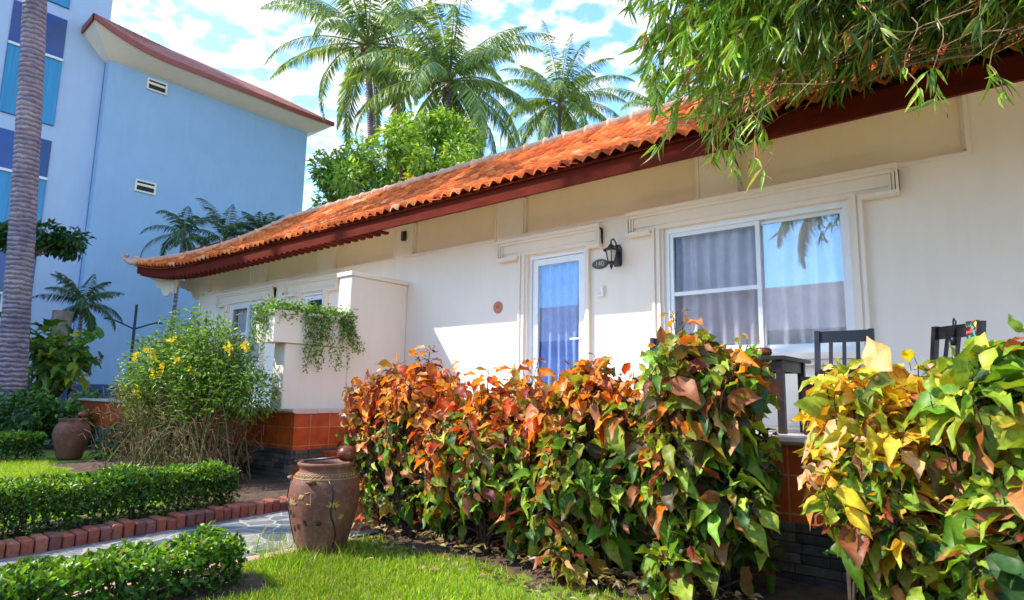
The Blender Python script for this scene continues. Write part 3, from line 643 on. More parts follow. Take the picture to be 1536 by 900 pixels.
# ================================================================== wall fittings
lan = thing('wall_lantern', (-3.90, -.0, 2.93), 'black iron wall lantern with frosted glass between door and window', 'wall lamp')
mb = MB(); mb.prism([(-3.945 + .0, 2.80), (-3.855, 2.80), (-3.845, 2.84), (-3.845, 3.02), (-3.87, 3.07), (-3.93, 3.07), (-3.955, 3.02), (-3.955, 2.84)], -.035, -.001, 'y'); link('back_plate', mb.me(), MT['iron'], lan)
mb = MB(); mb.tube([(-3.9, -.03, 3.00), (-3.9, -.06, 3.09), (-3.9, -.12, 3.13), (-3.9, -.17, 3.10), (-3.9, -.18, 3.04)], .010, 8); link('scroll_arm', mb.me(smooth=True), MT['iron'], lan)
mb = MB(); mb.lathe([(.012, .115), (.03, .10), (.05, .07), (.10, .045), (.105, .03), (.075, .03), (.0, .03)], -3.9, -.17, 2.94, 8); mb.lathe([(0, -.11), (.045, -.11), (.04, -.13), (.018, -.15), (.022, -.165), (.010, -.19), (0, -.215)], -3.9, -.17, 2.94, 8)
for k in range(6):
    a = k * math.pi / 3; mb.tube([(-3.9 + .078 * math.cos(a), -.17 + .078 * math.sin(a), 2.97), (-3.9 + .045 * math.cos(a), -.17 + .045 * math.sin(a), 2.83)], .006, 5)
link('cage', mb.me(), MT['iron'], lan)
mb = MB(); mb.lathe([(.068, .03), (.066, 0), (.055, -.06), (.038, -.11)], -3.9, -.17, 2.94, 6); link('glass_shade', mb.me(), MT['lantern_glass'], lan)
pl = thing('number_plaque', (-4.16, 0, 2.86), 'oval dark number plaque reading 140 beside the door', 'house number')
mb = MB(); V = [];
for yy, sc in ((-.002, 1), (-.016, 1), (-.020, .93)):
    for k in range(36): a = 2 * math.pi * k / 36; V.append((-4.16 + .115 * sc * math.cos(a), yy, 2.86 + .062 * sc * math.sin(a)))
mb.add(V, [(j * 36 + k, j * 36 + (k + 1) % 36, (j + 1) * 36 + (k + 1) % 36, (j + 1) * 36 + k) for j in range(2) for k in range(36)] + [tuple(range(72, 108))]); link('plate', mb.me(), MT['wood'], pl)
tcu = bpy.data.curves.new('digits', 'FONT'); tcu.body = '140'; tcu.size = .088; tcu.align_x = 'CENTER'; tcu.align_y = 'CENTER'; tcu.extrude = .002
to = bpy.data.objects.new('tmp', tcu); C.objects.link(to); bpy.context.view_layer.update()
tm = bpy.data.meshes.new_from_object(to.evaluated_get(bpy.context.evaluated_depsgraph_get())); bpy.data.objects.remove(to)
tm.transform(Matrix.Translation((-4.16, -.0225, 2.86)) @ Matrix.Rotation(R(90), 4, 'X')); link('digits', tm, MT['gold'], pl)
mb = MB(); mb.box(-4.125, -4.095, -.05, -.001, 2.44, 2.57, .004); mb.box(-4.19, -4.126, -.04, -.001, 2.44, 2.46, .004)
solo('key_holder', mb.me(), MT['white'], (-4.11, 0, 2.5), 'small white L shaped holder fixed under the number plaque', 'holder')
mb = MB(); mb.lathe([(0, .0), (.02, .0), (.024, .012), (.045, .014), (.075, .016), (.085, .008), (.088, 0)], 0, 0, 0, 28); me = mb.me(smooth=True); me.transform(Matrix.Translation((-5.86, -.002, 2.43)) @ Matrix.Rotation(R(90), 4, 'X'))
solo('wall_vent', me, MT['terracotta'], (-5.86, 0, 2.43), 'small round terracotta disc on the wall left of the door', 'wall vent')
solo('sensor_box', bx(-7.98, -7.90, -.06, -.001, 3.70, 3.86, bev=.006), MT['wood'], (-7.94, 0, 3.78), 'small dark box mounted high under the eave above the partition', 'sensor')

# ================================================================== terrace furniture
FZ = .93
def chair(loc, rot, label):
    c_ = thing('chair', loc, label, 'chair', 'dark slatted chairs on the terrace'); c_.rotation_euler = (0, 0, rot)
    w_, h_ = .20, .84
    def L(nm, mb, mat=MT['wood'], p=c_): return link(nm, mb.me(), mat, p, world=False)
    for s in (-1, 1):
        mb = MB(); mb.prism([(.17, 0), (.205, 0), (.215, .42), (.275, h_), (.235, h_), (.175, .42)], s * w_ - .019, s * w_ + .019); L('rear_leg', mb)
        mb = MB(); mb.box(s * w_ - .019, s * w_ + .019, -.21, -.175, 0, .42); L('front_leg', mb)
    mb = MB(); mb.box(-.225, .225, -.23, .20, .421, .445, .006); L('seat', mb)
    mb = MB(); mb.prism([(.250, .74), (.268, .74), (.278, .835), (.258, .835)], -.182, .182); L('top_rail', mb)
    for k in range(3):
        x = -.10 + .10 * k; mb = MB(); mb.prism([(.195, .50), (.21, .50), (.262, .739), (.248, .739)], x - .014, x + .014); L('slat', mb)
    mb = MB(); mb.box(-.181, .181, .186, .206, .48, .52); mb.box(-.181, .181, .18, .2, .2, .23); mb.box(-.181, .181, -.2, -.18, .34, .40); L('rail', mb)
    return c_
chair((-1.18, -1.36, FZ), R(0), 'dark slatted chair right of the table in front of the window')
chair((-2.62, -1.40, FZ), R(8), 'dark slatted chair left of the table, mostly hidden by the bushes')
c3 = chair((-.58, -1.35, FZ), R(-42), 'dark chair at the far right with a flowered scarf over its back')
for ch in c3.children:
    if ch.name.startswith('slat'): pass
sm = newmat('flower_scarf'); nt = sm[1]
vv = nd(nt, 'ShaderNodeTexVoronoi', feature='F1', Scale=48.0); nt.links.new(pos(nt), vv.inputs['Vector']); s_ = nd(nt, 'ShaderNodeSeparateColor'); nt.links.new(vv.outputs['Color'], s_.inputs[0])
nt.links.new(ramp(nt, s_.outputs[0], [(0, (.015, .012, .015)), (.35, (.02, .02, .03)), (.36, (.75, .06, .03)), (.6, (.80, .10, .15)), (.62, (.02, .30, .28)), (.85, (.1, .4, .3)), (.87, (.7, .5, .05))]), sm[2].inputs['Base Color']); nt.nodes[-1]; 
for n_ in nt.nodes:
    if n_.type == 'VALTORGB': n_.color_ramp.interpolation = 'CONSTANT'
mm = Matrix.Translation((-.58, -1.35, FZ)) @ Matrix.Rotation(R(-42), 4, 'Z')
mb = MB(); Vs = []
path = [(.225, .52), (.238, .70), (.245, .80), (.252, .848), (.275, .852), (.290, .80), (.284, .66), (.275, .45)]
for i, (y_, z) in enumerate(path):
    for k in range(5): Vs.append((.07 + .024 * k + .006 * math.sin(i), y_ + .006 * math.sin(k * 2.2 + i), z))
mb.add(Vs, [(i * 5 + k, i * 5 + k + 1, i * 5 + k + 6, i * 5 + k + 5) for i in range(len(path) - 1) for k in range(4)]); me = mb.me(smooth=True); me.transform(mm)
solo('scarf', me, sm[0], (-.4, -1.4, 1.6), 'narrow scarf with red, teal and black flowers draped over the chair back', 'scarf')
mb = MB(); mb.tube([(-.06, .275, .76), (-.07, .285, .86), (-.045, .27, .885), (-.02, .262, .86), (-.03, .24, .74)], .006, 6); mb.lathe([(0, 0), (.02, .005), (.022, .05), (.012, .07), (0, .07)], -.03, .235, .68, 10); me = mb.me(smooth=True); me.transform(mm)
solo('hanging_hook', me, MT['iron'], (-.55, -1.2, 1.7), 'thin black hook with a small charm hung on the scarf chair', 'hook')
tb = thing('table', (-1.86, -1.35, FZ), 'dark wooden table below the window holding a small bowl', 'table')
link('table_top', bx(-2.25, -1.47, -1.72, -.98, 1.505, 1.535, bev=.006), MT['wood'], tb)
for x_ in (-2.20, -1.56):
    for y_ in (-1.67, -1.09): link('leg', bx(x_, x_ + .055, y_, y_ + .055, FZ, 1.503, bev=.004), MT['wood'], tb)
mb = MB(); mb.box(-2.143, -1.562, -1.66, -1.64, 1.42, 1.503); mb.box(-2.143, -1.562, -1.07, -1.05, 1.42, 1.503); mb.box(-2.18, -2.16, -1.613, -1.092, 1.42, 1.503); mb.box(-1.54, -1.52, -1.613, -1.092, 1.42, 1.503); link('apron', mb.me(), MT['wood'], tb)
mb = MB(); mb.lathe([(0, .004), (.045, .0), (.055, .012), (.072, .04), (.066, .07), (.050, .082), (.046, .078), (.060, .06), (.064, .04), (.04, .015), (0, .012)], -1.72, -1.45, 1.536, 24); solo('bowl', mb.me(smooth=True), MT['bowl'], (-1.72, -1.45, 1.536), 'small dark copper coloured bowl standing on the table', 'bowl')

# ================================================================== jars
PROF = [(0, .0), (.165, 0), (.178, .012), (.20, .08), (.232, .20), (.262, .33), (.272, .42), (.262, .50), (.235, .56), (.205, .595), (.196, .612), (.198, .63), (.214, .645), (.218, .662), (.205, .672), (.188, .665), (.180, .64), (.185, .60), (.22, .55), (.24, .42), (.2, .2), (.15, .04), (0, .03)]
def jr(z):
    for (r0, z0), (r1, z1) in zip(PROF[1:15], PROF[2:15]):
        if z0 <= z <= z1 and z1 > z0: return r0 + (r1 - r0) * (z - z0) / (z1 - z0)
    return .2
def jar(loc, label, sc=1.0, deco=True, rot=0):
    j = thing('water_jar', loc, label, 'jar', 'clay water jars by the garden path'); j.scale = (sc,) * 3; j.rotation_euler = (0, 0, rot)
    def L(nm, mb, mat): return link(nm, mb.me(smooth=True), mat, j, world=False)
    # smooth profile resample
    mb = MB(); mb.lathe(PROF, 0, 0, 0, 56); L('body', mb, MT['jar'])
    def sp(th, z, e=.004): rr = jr(z) + e; return Vector((rr * math.cos(th), rr * math.sin(th), z))
    if deco:
        for t0, t1 in ((R(-62), R(-52)), (R(-150), R(-138))):
            for z_, sgn in ((.555, 1),):
                a, b_ = sp(t0, .535, .004), sp(t1, .535, .004); m_ = (a + b_) / 2; o_ = Vector((m_.x, m_.y, 0)).normalized()
                mb = MB(); mb.tube([a, a + o_ * .035 + Vector((0, 0, .01)), b_ + o_ * .035 + Vector((0, 0, .01)), b_], .014, 8); L('lug_handle', mb, MT['jar'])
        mb = MB()
        for k in range(0, 42):
            t = 2 * math.pi * k / 42; mb.tube([sp(t, .568 + .006 * math.sin(k * 3), .001), sp(t + .075, .585, .002), sp(t + .14, .572, .001)], .0045, 5)
        ring = [sp(2 * math.pi * k / 60, .556, .001) for k in range(61)]; mb.tube(ring, .004, 5); ring = [sp(2 * math.pi * k / 60, .592, .001) for k in range(61)]; mb.tube(ring, .003, 5)
        L('neck_band', mb, MT['jargold'])
        mb = MB()
        for th0, amp in ((R(-118), .05), (R(-28), .07), (R(-170), .05)):
            z = .55; pts_ = []
            for k in range(12): zz_ = .55 - .045 * k; pts_.append(sp(th0 + amp * math.sin(k * .9) + .03 * k * (1 if amp > .06 else -.3), zz_, .002))
            mb.tube(pts_, .0065, 6)
            mb.tube([pts_[3], pts_[3] + Vector((0, 0, -.03)) + (sp(th0 + .25, .38) - pts_[3]) * .35, sp(th0 + .22, .34, .001)], .004, 5)
        L('dark_vine_ornament', mb, MT['jardark'])
        # petals and framed leaf
        mb = MB()
        def petal(th, z, ang, l_, w_):
            V = []
            for (u_, v_) in ((0, 0), (-.5, .45), (0, 1), (.5, .45)):
                du = math.cos(ang) * v_ * l_ - math.sin(ang) * u_ * w_; dv = math.sin(ang) * v_ * l_ + math.cos(ang) * u_ * w_
                V.append(sp(th + du / .25, z + dv, .0035))
            c_ = sp(th + math.cos(ang) * .5 * l_ / .25, z + math.sin(ang) * .5 * l_, .010); V.append(c_)
            mb.add(V, [(0, 3, 4), (3, 2, 4), (2, 1, 4), (1, 0, 4)])
        for t_, z_ in ((R(-92), .37), (R(-20), .36), (R(-140), .30)):
            mb = MB()
            for k in range(5): petal(t_, z_, R(20 + 35 * k), .055, .028)
            L('ochre_flower', mb, MT['jargold'])
        for t_, z_ in ((R(-78), .42), (R(-10), .27)):
            mb = MB(); petal(t_, z_, R(30), .06, .04); L('ochre_leaf', mb, MT['jargold'])
        fr = [sp(R(-66), .46, .002), sp(R(-56), .47, .002), sp(R(-55), .38, .002), sp(R(-62), .385, .002)]; mb = MB(); mb.tube(fr, .0045, 5)
        L('ochre_frame_line', mb, MT['jargold'])
        mb = MB()
        for t_, z_, g in ((R(-88), .30, 200), (R(-80), .24, 240), (R(-70), .27, 300), (R(-95), .22, 260), (R(-100), .33, 230), (R(-35), .25, 200)):
            mb = MB(); petal(t_, z_, R(g), .06, .035); L('dark_leaf_ornament', mb, MT['jardark'])
    return j
j1 = jar((-4.33, -3.79, 0), 'large painted clay water jar with ochre flowers at the lawn corner', .985)
j2 = jar((-12.75, -3.04, 0), 'plain pinkish brown clay jar at the end of the short far hedge', 1.0, False)
def ladle(loc, rot, label, sc=1.0):
    l_ = thing('coconut_ladle', loc, label, 'ladle', 'coconut ladles resting on the jars'); l_.rotation_euler = (0, 0, rot); l_.scale = (sc,) * 3
    mb = MB(); pr = [(.0001, -.062)] + [(.078 * math.cos(a), .064 * math.sin(a)) for a in [R(x) for x in (-70, -50, -25, 0, 25, 50, 70)]] + [(.0001, .064)]
    mb.lathe(pr, 0, 0, .055, 20); link('bowl', mb.me(smooth=True), MT['bowl'], l_, world=False)
    mb = MB(); mb.tube([(.06, 0, .045), (-.1, .0, .02), (-.42, .01, -.012)], [.009, .009, .007], 7); link('handle', mb.me(smooth=True), MT['wood'], l_, world=False)
# big jar rim: view from the camera, bowl on the right rim, handle out to the left
ladle((-4.33 + .095, -3.79 + .12, .665), R(38), 'coconut shell ladle with long handle resting on the painted jar')
ladle((-12.75 + .16, -3.04 + .08, .68), R(120), 'dark coconut ladle on top of the plain far jar')

# ================================================================== copper leaf bushes
GREEN = [(.055, .14, .015), (.10, .23, .02), (.22, .38, .03), (.10, .08, .03), (.38, .50, .06), (.04, .10, .025), (.18, .38, .03), (.28, .42, .04)]
ORANGE = [(.74, .22, .015), (.80, .34, .02), (.54, .09, .02), (.74, .36, .17), (.26, .05, .03), (.76, .27, .03), (.40, .22, .04)]
YELLOW = [(.80, .58, .03), (.76, .44, .04), (.55, .55, .05), (.80, .42, .20), (.45, .50, .05), (.30, .42, .04)]
MIXED = [(.42, .30, .04), (.30, .33, .04), (.50, .22, .08), (.20, .24, .04), (.33, .12, .05)]
def copper_bush(loc, hw, hd, top, label, warm, warmness, seed, ntips=130, ls=.15, lean=0.0, grp=True, cut=None):
    r = rng(seed); bx_, by_ = loc; t = thing('copper_leaf_bush', (bx_, by_, 0), label, 'bush', 'copper leaf bushes along the terrace')
    stems = MB(); ps = []; As = []; Us = []; ls_ = []; cols = []; tips = []; cols2 = []
    nst = 7; bases = [(bx_ + r.uniform(-.4, .4) * hw, by_ + r.uniform(-.3, .3) * hd) for _ in range(nst)]
    for k in range(ntips):
        # points over a lumpy boxy dome, denser on outside
        while True:
            v = r.normal(0, 1, 3)
            v /= (np.abs(v) ** 3.2).sum() ** (1 / 3.2)
            if v[2] > -.2 or (v[2] > -.8 and r.random() < .55): break
        rad = r.uniform(.62, 1.0) ** .6; lump = 1 + .14 * math.sin(6 * v[0] + seed) + .10 * math.sin(7 * v[1] + 3 * v[2] + seed * 2) + .08 * math.sin(9 * v[0] + 4 * v[2] + seed * 3)
        p = Vector((bx_ + v[0] * hw * rad * lump, by_ + v[1] * hd * rad * lump, top * .50 + v[2] * top * .46 * rad * lump + (.0)))
        if cut is not None and not cut(p): continue
        if v[2] > .4 and r.random() < .3: p.z += r.uniform(.04, .16)
        if p.z < .12: p.z = .12 + r.uniform(0, .1)
        p.z += lean * v[0]
        tips.append((p, v, rad))
        bb = bases[r.integers(nst)]; mid = Vector((bb[0] * .45 + p.x * .55, bb[1] * .45 + p.y * .55, p.z * .55))
        st = [Vector((bb[0], bb[1], 0)), Vector((bb[0] * .8 + mid.x * .2, bb[1] * .8 + mid.y * .2, mid.z * .6)), mid, p]
        stems.tube(st, [.012, .009, .006, .003], 5, cap=False)
        out_ = Vector((v[0] / hw * .5, v[1] / hd * .5, .55 + .35 * v[2])).normalized()
        nl = int(r.integers(11, 17)); phi0 = r.uniform(0, 6.28)
        hgt = (p.z / top); exposure_ = min(1, max(0, hgt * 1.25 - .42 + .25 * rad * (v[2] > .3)))
        warm_tip = r.random() < warmness * exposure_ * 1.25 + (.05 * warmness)
        for q in range(nl):
            f_ = q / nl; ph = phi0 + q * 2.4; a_ = out_.orthogonal().normalized(); b_ = out_.cross(a_)
            radd = a_ * math.cos(ph) + b_ * math.sin(ph)
            base = p - out_ * (.24 * f_) + radd * .006
            el = .95 - 1.15 * f_
            dr = (radd + out_ * el * .7).normalized(); pet = .035 + .05 * f_
            dd = (dr + Vector((0, 0, -.2 - .8 * f_ * r.uniform(.2, 1.5)))).normalized()
            size = ls * 1.1 * (.5 + .65 * min(1, f_ * 1.8)) * r.uniform(.6, 1.2)
            if f_ < .12: size *= .75
            ps.append(base + dr * pet); As.append(dd + Vector(r.normal(0, .38, 3))); Us.append(Vector((0, 0, 1)) * .9 + radd * .5 + Vector((-.25, -.35, 0)) + Vector(r.normal(0, .5, 3))); ls_.append(size)
            if warm_tip: pc = warm if f_ < .62 or r.random() < .5 else MIXED
            else: pc = GREEN if r.random() < .92 - .25 * warmness else MIXED + [(.22, .05, .03)]
            c_ = np.array(pc[r.integers(len(pc))]) * r.uniform(.75, 1.25); cols.append(c_)
            cols2.append(c_ * np.array((1.15, 1.05, .9)) if not warm_tip else c_ * np.array((1.15, .8 if r.random() < .5 else 1.25, .8)))
            stems.tube([base, base + dr * pet], .0022, 3, cap=False)
    stems_me = stems.me(smooth=True); link('stems', stems_me, MT['darkstem'], t)
    n = len(ps); ls_ = np.array(ls_); me = leaf_mesh('leaves', np.array(ps), np.array(As), np.array(Us), ls_, ls_ * r.uniform(.48, .72, n), np.clip(np.array(cols), 0, .9), T_OV, True, np.clip(np.array(cols2), 0, .9), ls_ * r.uniform(-.2, 2.4, n))
    link('leaves', me, MT['cleaf'], t); return t
copper_bush((-4.30, -2.98), .62, .40, 1.48, 'leftmost copper leaf bush, mostly orange and rusty red, behind the painted jar', ORANGE, .95, 31, 215, .12)
copper_bush((-3.25, -3.00), .60, .38, 1.32, 'second copper leaf bush from the left, lower, orange tops over dull green', ORANGE, .8, 32, 175, .14)
copper_bush((-2.42, -2.96), .48, .40, 1.40, 'middle copper leaf bush with pointed orange tips below the wall lantern', ORANGE + MIXED, .75, 33, 145, .155)
copper_bush((-1.64, -2.94), .39, .40, 1.58, 'tallest green copper leaf bush with few orange leaves in front of the window', MIXED + ORANGE[:2] + GREEN[2:4], .5, 34, 140, .165)
copper_bush((-.68, -3.02), .38, .34, 1.34, 'copper leaf bush with bright yellow and salmon top right of the gap', YELLOW, 1.0, 35, 115, .165, cut=lambda p: p.z > .30 + max(0, (-.60 - p.x)) * 1.6)
copper_bush((-.08, -3.05), .36, .40, 1.46, 'large leaved glossy green bush at the right edge of the row', YELLOW[4:] + GREEN[-3:] + [(.45, .55, .06)], .5, 36, 118, .185)

# ================================================================== clipped hedges
def hedge(name, x0, x1, y0, y1, z0, z1, n, size, label, seed, cols=None, grp='clipped hedges beside the path', wob=.03):
    r = rng(seed); h = thing(name, ((x0 + x1) / 2, (y0 + y1) / 2, 0), label, 'hedge', grp)
    A = [(y1 - y0) * (x1 - x0), (y1 - y0) * (z1 - z0), (y1 - y0) * (z1 - z0), (x1 - x0) * (z1 - z0), (x1 - x0) * (z1 - z0)]
    face = r.choice(5, n, p=np.array(A) / sum(A)); u, v = r.random(n), r.random(n); dep = np.abs(r.normal(0, .05, n)) * (r.random(n) < .75) + (r.random(n) < .2) * r.random(n) * .12
    P = np.zeros((n, 3)); Nn = np.zeros((n, 3))
    for k, (ax, sg) in enumerate(((2, 1), (0, 1), (0, -1), (1, 1), (1, -1))):
        i = face == k; lo = np.array((x0, y0, z0)); hi = np.array((x1, y1, z1)); q = lo + (hi - lo) * np.stack([u[i], v[i], r.random(i.sum())], 1)
        if ax == 0: q[:, 1] = y0 + (y1 - y0) * u[i]; q[:, 2] = z0 + (z1 - z0) * v[i]
        if ax == 1: q[:, 0] = x0 + (x1 - x0) * u[i]; q[:, 2] = z0 + (z1 - z0) * v[i]
        q[:, ax] = (hi if sg > 0 else lo)[ax] - sg * dep[i]; P[i] = q; Nn[i, ax] = sg
    P[:, 2] += wob * np.sin(P[:, 1] * 6 + seed) * np.sin(P[:, 1] * 2.3 + P[:, 0] * 3) * (P[:, 2] > (z0 + z1) / 2); P += r.normal(0, .012, P.shape)
    keep = ~((P[:, 2] < z0 + .16) & (r.random(n) < .6)); P, Nn = P[keep], Nn[keep]; n = len(P)
    bump_ = (np.sin(P[:, 1] * 13) * np.sin(P[:, 2] * 17 + P[:, 0] * 11) * .02)[:, None]; P += Nn * bump_
    A_ = Nn * .6 + r.normal(0, .7, (n, 3)) + np.array((0, 0, .35)); Up = Nn + r.normal(0, .5, (n, 3)) + np.array((0, 0, .6))
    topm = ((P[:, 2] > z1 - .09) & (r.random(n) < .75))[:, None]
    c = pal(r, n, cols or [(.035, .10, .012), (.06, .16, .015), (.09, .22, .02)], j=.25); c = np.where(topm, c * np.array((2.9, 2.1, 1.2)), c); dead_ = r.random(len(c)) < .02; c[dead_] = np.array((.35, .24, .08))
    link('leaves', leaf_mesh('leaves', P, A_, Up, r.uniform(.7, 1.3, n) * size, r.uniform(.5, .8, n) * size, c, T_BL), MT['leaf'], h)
    mb = MB(); ns = int((y1 - y0) * 16)
    for k in range(ns):
        x = r.uniform(x0 + .08, x1 - .08); y = r.uniform(y0 + .04, y1 - .04); p0 = Vector((x, y, 0)); p1 = p0 + Vector((r.normal(0, .03), r.normal(0, .04), z0 + (z1 - z0) * .4))
        mb.tube([p0, p1], [.009, .006], 5, cap=False)
        for q in range(5): p2 = p1 + Vector((r.normal(0, .09), r.normal(0, .09), (z1 - z0) * r.uniform(.2, .5))); mb.tube([p0.lerp(p1, r.uniform(.5, 1)), p2], [.005, .003], 4, cap=False)
    link('stems', mb.me(), MT['darkstem'], h); return h
hedge('hedge', -6.62, -6.14, -7.6, -3.5, .04, .44, 30000, .038, 'long clipped green hedge behind the brick edging', 41)
hedge('hedge', -4.30, -3.88, -8.0, -4.66, .02, .25, 20000, .042, 'low clipped hedge in the lower left foreground beside the lawn', 42)
hedge('hedge', -13.4, -12.95, -6.5, -3.36, .03, .40, 9000, .05, 'short clipped hedge far left ending at the plain clay jar', 43)

def shear(me, oy):
    n = len(me.vertices); a = np.zeros(n * 3, np.float32); me.vertices.foreach_get('co', a); a = a.reshape(-1, 3); yw = a[:, 1] + oy
    a[:, 0] += -.12 + np.clip(-3.3 - yw, 0, 9) * .133; me.vertices.foreach_set('co', a.ravel()); me.update()
for o in list(bpy.data.objects):
    if o.name in ('hedge_bed', 'brick_edging'): shear(o.data, o.location.y)
    if o.name == 'hedge':
        for ch in o.children: shear(ch.data, o.location.y)
# ================================================================== generic leafy bush / tree crown
def clump_crown(r, centers, radii, n, size, cols, T=T_OV2, asp=.5, droop=.2, shell=.55, topboost=1.0):
    nC = len(centers); vol = np.array(radii) ** 2; i = r.choice(nC, n, p=vol / vol.sum()); d = nrm(r.normal(0, 1, (n, 3))); rad = shell + (1 - shell) * r.random(n) ** .5
    lump = 1 + .18 * np.sin(d[:, 0] * 6 + i * 2.1) * np.sin(d[:, 2] * 5 + i)
    P = np.array(centers)[i] + d * (np.array(radii)[i] * rad * lump)[:, None]
    A = d + r.normal(0, .55, (n, 3)) + np.array((0, 0, -droop)); Up = np.array((0, 0, 1)) + d * .5 + r.normal(0, .4, (n, 3))
    c = pal(r, n, cols, j=.22); ln = size * r.uniform(.6, 1.25, n)
    return P, A, Up, ln, ln * asp, c, T
def spray_plant(name, loc, label, cat, seed, ntips, hw, hd, top, leaf, cols, base_z=0, asp=.35, nl=22, twigmat='stem', group=None, airy=.3, bare=.35):
    """many upright sprays carrying small leaves"""
    r = rng(seed); t = thing(name, loc, label, cat, group); mb = MB(); P = []; A = []; U_ = []; Ln = []; Cc = []
    for k in range(ntips):
        a = r.uniform(0, 6.28); q = r.random() ** .6; tip = Vector((loc[0] + math.cos(a) * hw * q, loc[1] + math.sin(a) * hd * q, loc[2] + top * (1 - .35 * q * q) * r.uniform(.55, 1.0) ** .7))
        b0 = Vector((loc[0] + r.normal(0, .3) * hw, loc[1] + r.normal(0, .3) * hd, loc[2])); mid = b0.lerp(tip, .5) + Vector((r.normal(0, .08), r.normal(0, .08), .1))
        pts_ = [b0, mid, tip]; mb.tube([b0, b0.lerp(mid, .6) + Vector((0, 0, .03)), mid, tip], [.012, .008, .005, .002], 4, cap=False)
        for q in range(nl):
            f_ = bare + (1 - bare) * r.random(); p = mid.lerp(tip, (f_ - .5) * 2) if f_ > .5 else b0.lerp(mid, f_ * 2)
            P.append(p + Vector(r.normal(0, .05, 3))); A.append(Vector((r.normal(0, 1), r.normal(0, 1), .45))); U_.append(Vector((r.normal(0, .5), r.normal(0, .5), 1))); Ln.append(leaf * r.uniform(.6, 1.3)); Cc.append(np.array(cols[r.integers(len(cols))]) * r.uniform(.7, 1.3))
    Ln = np.array(Ln); link('leaves', leaf_mesh('leaves', np.array(P), np.array(A), np.array(U_), Ln, Ln * asp, np.clip(np.array(Cc), 0, .9), T_BL), MT['leaf'], t)
    link('stems', mb.me(), MT[twigmat], t); return t, r
# yellow-flowered shrub with bare brown twigs at the foot
GS = [(.09, .22, .02), (.16, .32, .03), (.30, .44, .06), (.05, .13, .015)]
tec, r = spray_plant('flowering_shrub', (-9.0, -2.85, 0), 'tall loose green shrub with yellow trumpet flowers and brown twiggy base', 'shrub', 51, 330, 1.75, .62, 2.42, .075, GS, nl=34, bare=.42, asp=.36)
P, A, Up, ln, wd, c, T = clump_crown(r, [(-8.35, -2.8, 1.6), (-9.0, -2.9, 1.5), (-9.9, -2.9, 1.55), (-8.1, -2.75, 1.3), (-10.5, -2.9, 1.2), (-7.6, -2.65, 1.15)], [.5, .5, .45, .4, .35, .33], 7500, .065, GS, T_BL, .38, .1, .2)
link('leaves', leaf_mesh('inner', P, A, Up, ln, wd, c, T), MT['leaf'], tec)
mb = MB()
for k in range(2300):
    x = -9.1 + float(np.clip(r.normal(0, .85), -1.9, 1.3)); y = -2.95 + r.normal(0, .25); z = r.uniform(.0, 1.2 - .5 * max(0, x + 8.6)); p0 = Vector((x, y, z)); dd_ = Vector((r.normal(0, .6), r.normal(0, .35), r.uniform(-.1, 1))).normalized() * r.uniform(.12, .38)
    mb.tube([p0, p0 + dd_ * .5 + Vector((0, 0, .05)), p0 + dd_ + Vector((0, 0, -.03))], [.0045, .0035, .002], 3, cap=False)
link('dry_twigs', mb.me(), MT['twig'], tec)
def flower(center, parent, size, seed):
    r = rng(seed); P = []; A = []; Up = []; n = 0
    for k in range(4):
        c_ = Vector(center) + Vector(r.normal(0, size * .45, 3)); ax = Vector((r.normal(.2, .6), -1, r.normal(-.2, .5))).normalized(); a_ = ax.orthogonal().normalized(); b_ = ax.cross(a_)
        for q in range(5):
            an = q * 2 * math.pi / 5; rd = a_ * math.cos(an) + b_ * math.sin(an); P.append(c_ + rd * .008); A.append(rd + ax * .5); Up.append(-ax + rd); n += 1
    ln = np.full(n, size * .62); cc = pal(r, n, [(.90, .66, .02), (.92, .74, .05)], j=.06); return link('flower', leaf_mesh('flower', np.array(P), np.array(A), np.array(Up), ln, ln * .75, cc, T_OV2), MT['petal'], parent)
for i, f_ in enumerate([(-9.05, -3.25, 2.02), (-9.2, -3.35, 1.78), (-7.55, -3.05, 1.72), (-7.42, -3.0, 1.74), (-9.7, -3.4, 1.85), (-9.1, -3.4, 1.40), (-10.9, -3.1, 1.05), (-8.45, -3.3, 1.55), (-9.5, -3.3, 1.88), (-9.6, -3.4, 1.12), (-8.2, -3.2, 1.42), (-8.75, -3.35, 1.5)]): flower((f_[0] + (.25 if f_[0] < -8.8 else 0), f_[1] + .05, f_[2] - (.22 if f_[2] > 1.75 and f_[0] < -8.8 else 0)), tec, .075, 60 + i)

# vines in the planter
v_ = thing('trailing_vine', (-8.0, -1.7, 2.2), 'green trailing vine spilling over the planter box on the partition', 'vine'); r = rng(71)
mb = MB(); P = []; A = []; Up = []; Ln = []
def trail(p, n, dx_, dy_):
    q = Vector(p); pts_ = [q.copy()]
    for k in range(n):
        q = q + Vector((dx_ + r.normal(0, .01), dy_ + r.normal(0, .014), -.05)); pts_.append(q.copy())
        for s in range(3): P.append(q + Vector(r.normal(0, .018, 3))); A.append(Vector((r.normal(0, 1), r.normal(0, 1), -.6))); Up.append(Vector((.6, -.6, .6)) + Vector(r.normal(0, .4, 3))); Ln.append(r.uniform(.022, .045))
    mb.tube(pts_, .0022, 3, cap=False)
for k in range(34):
    y_ = r.choice([-1.45, -1.3, -1.85, -1.75, -1.6]) + r.normal(0, .07); trail((-7.74, y_, 2.28), int(r.uniform(5, 17)), .003, 0)
for k in range(18): trail((-7.75 + r.uniform(-.04, .03), -1.22 + r.uniform(-.15, .1), 2.29), int(r.uniform(4, 13)), .006, .022)
for k in range(16): trail((-8.25 + r.uniform(0, .35), -2.38, 2.29), int(r.uniform(3, 12)), 0, -.003)
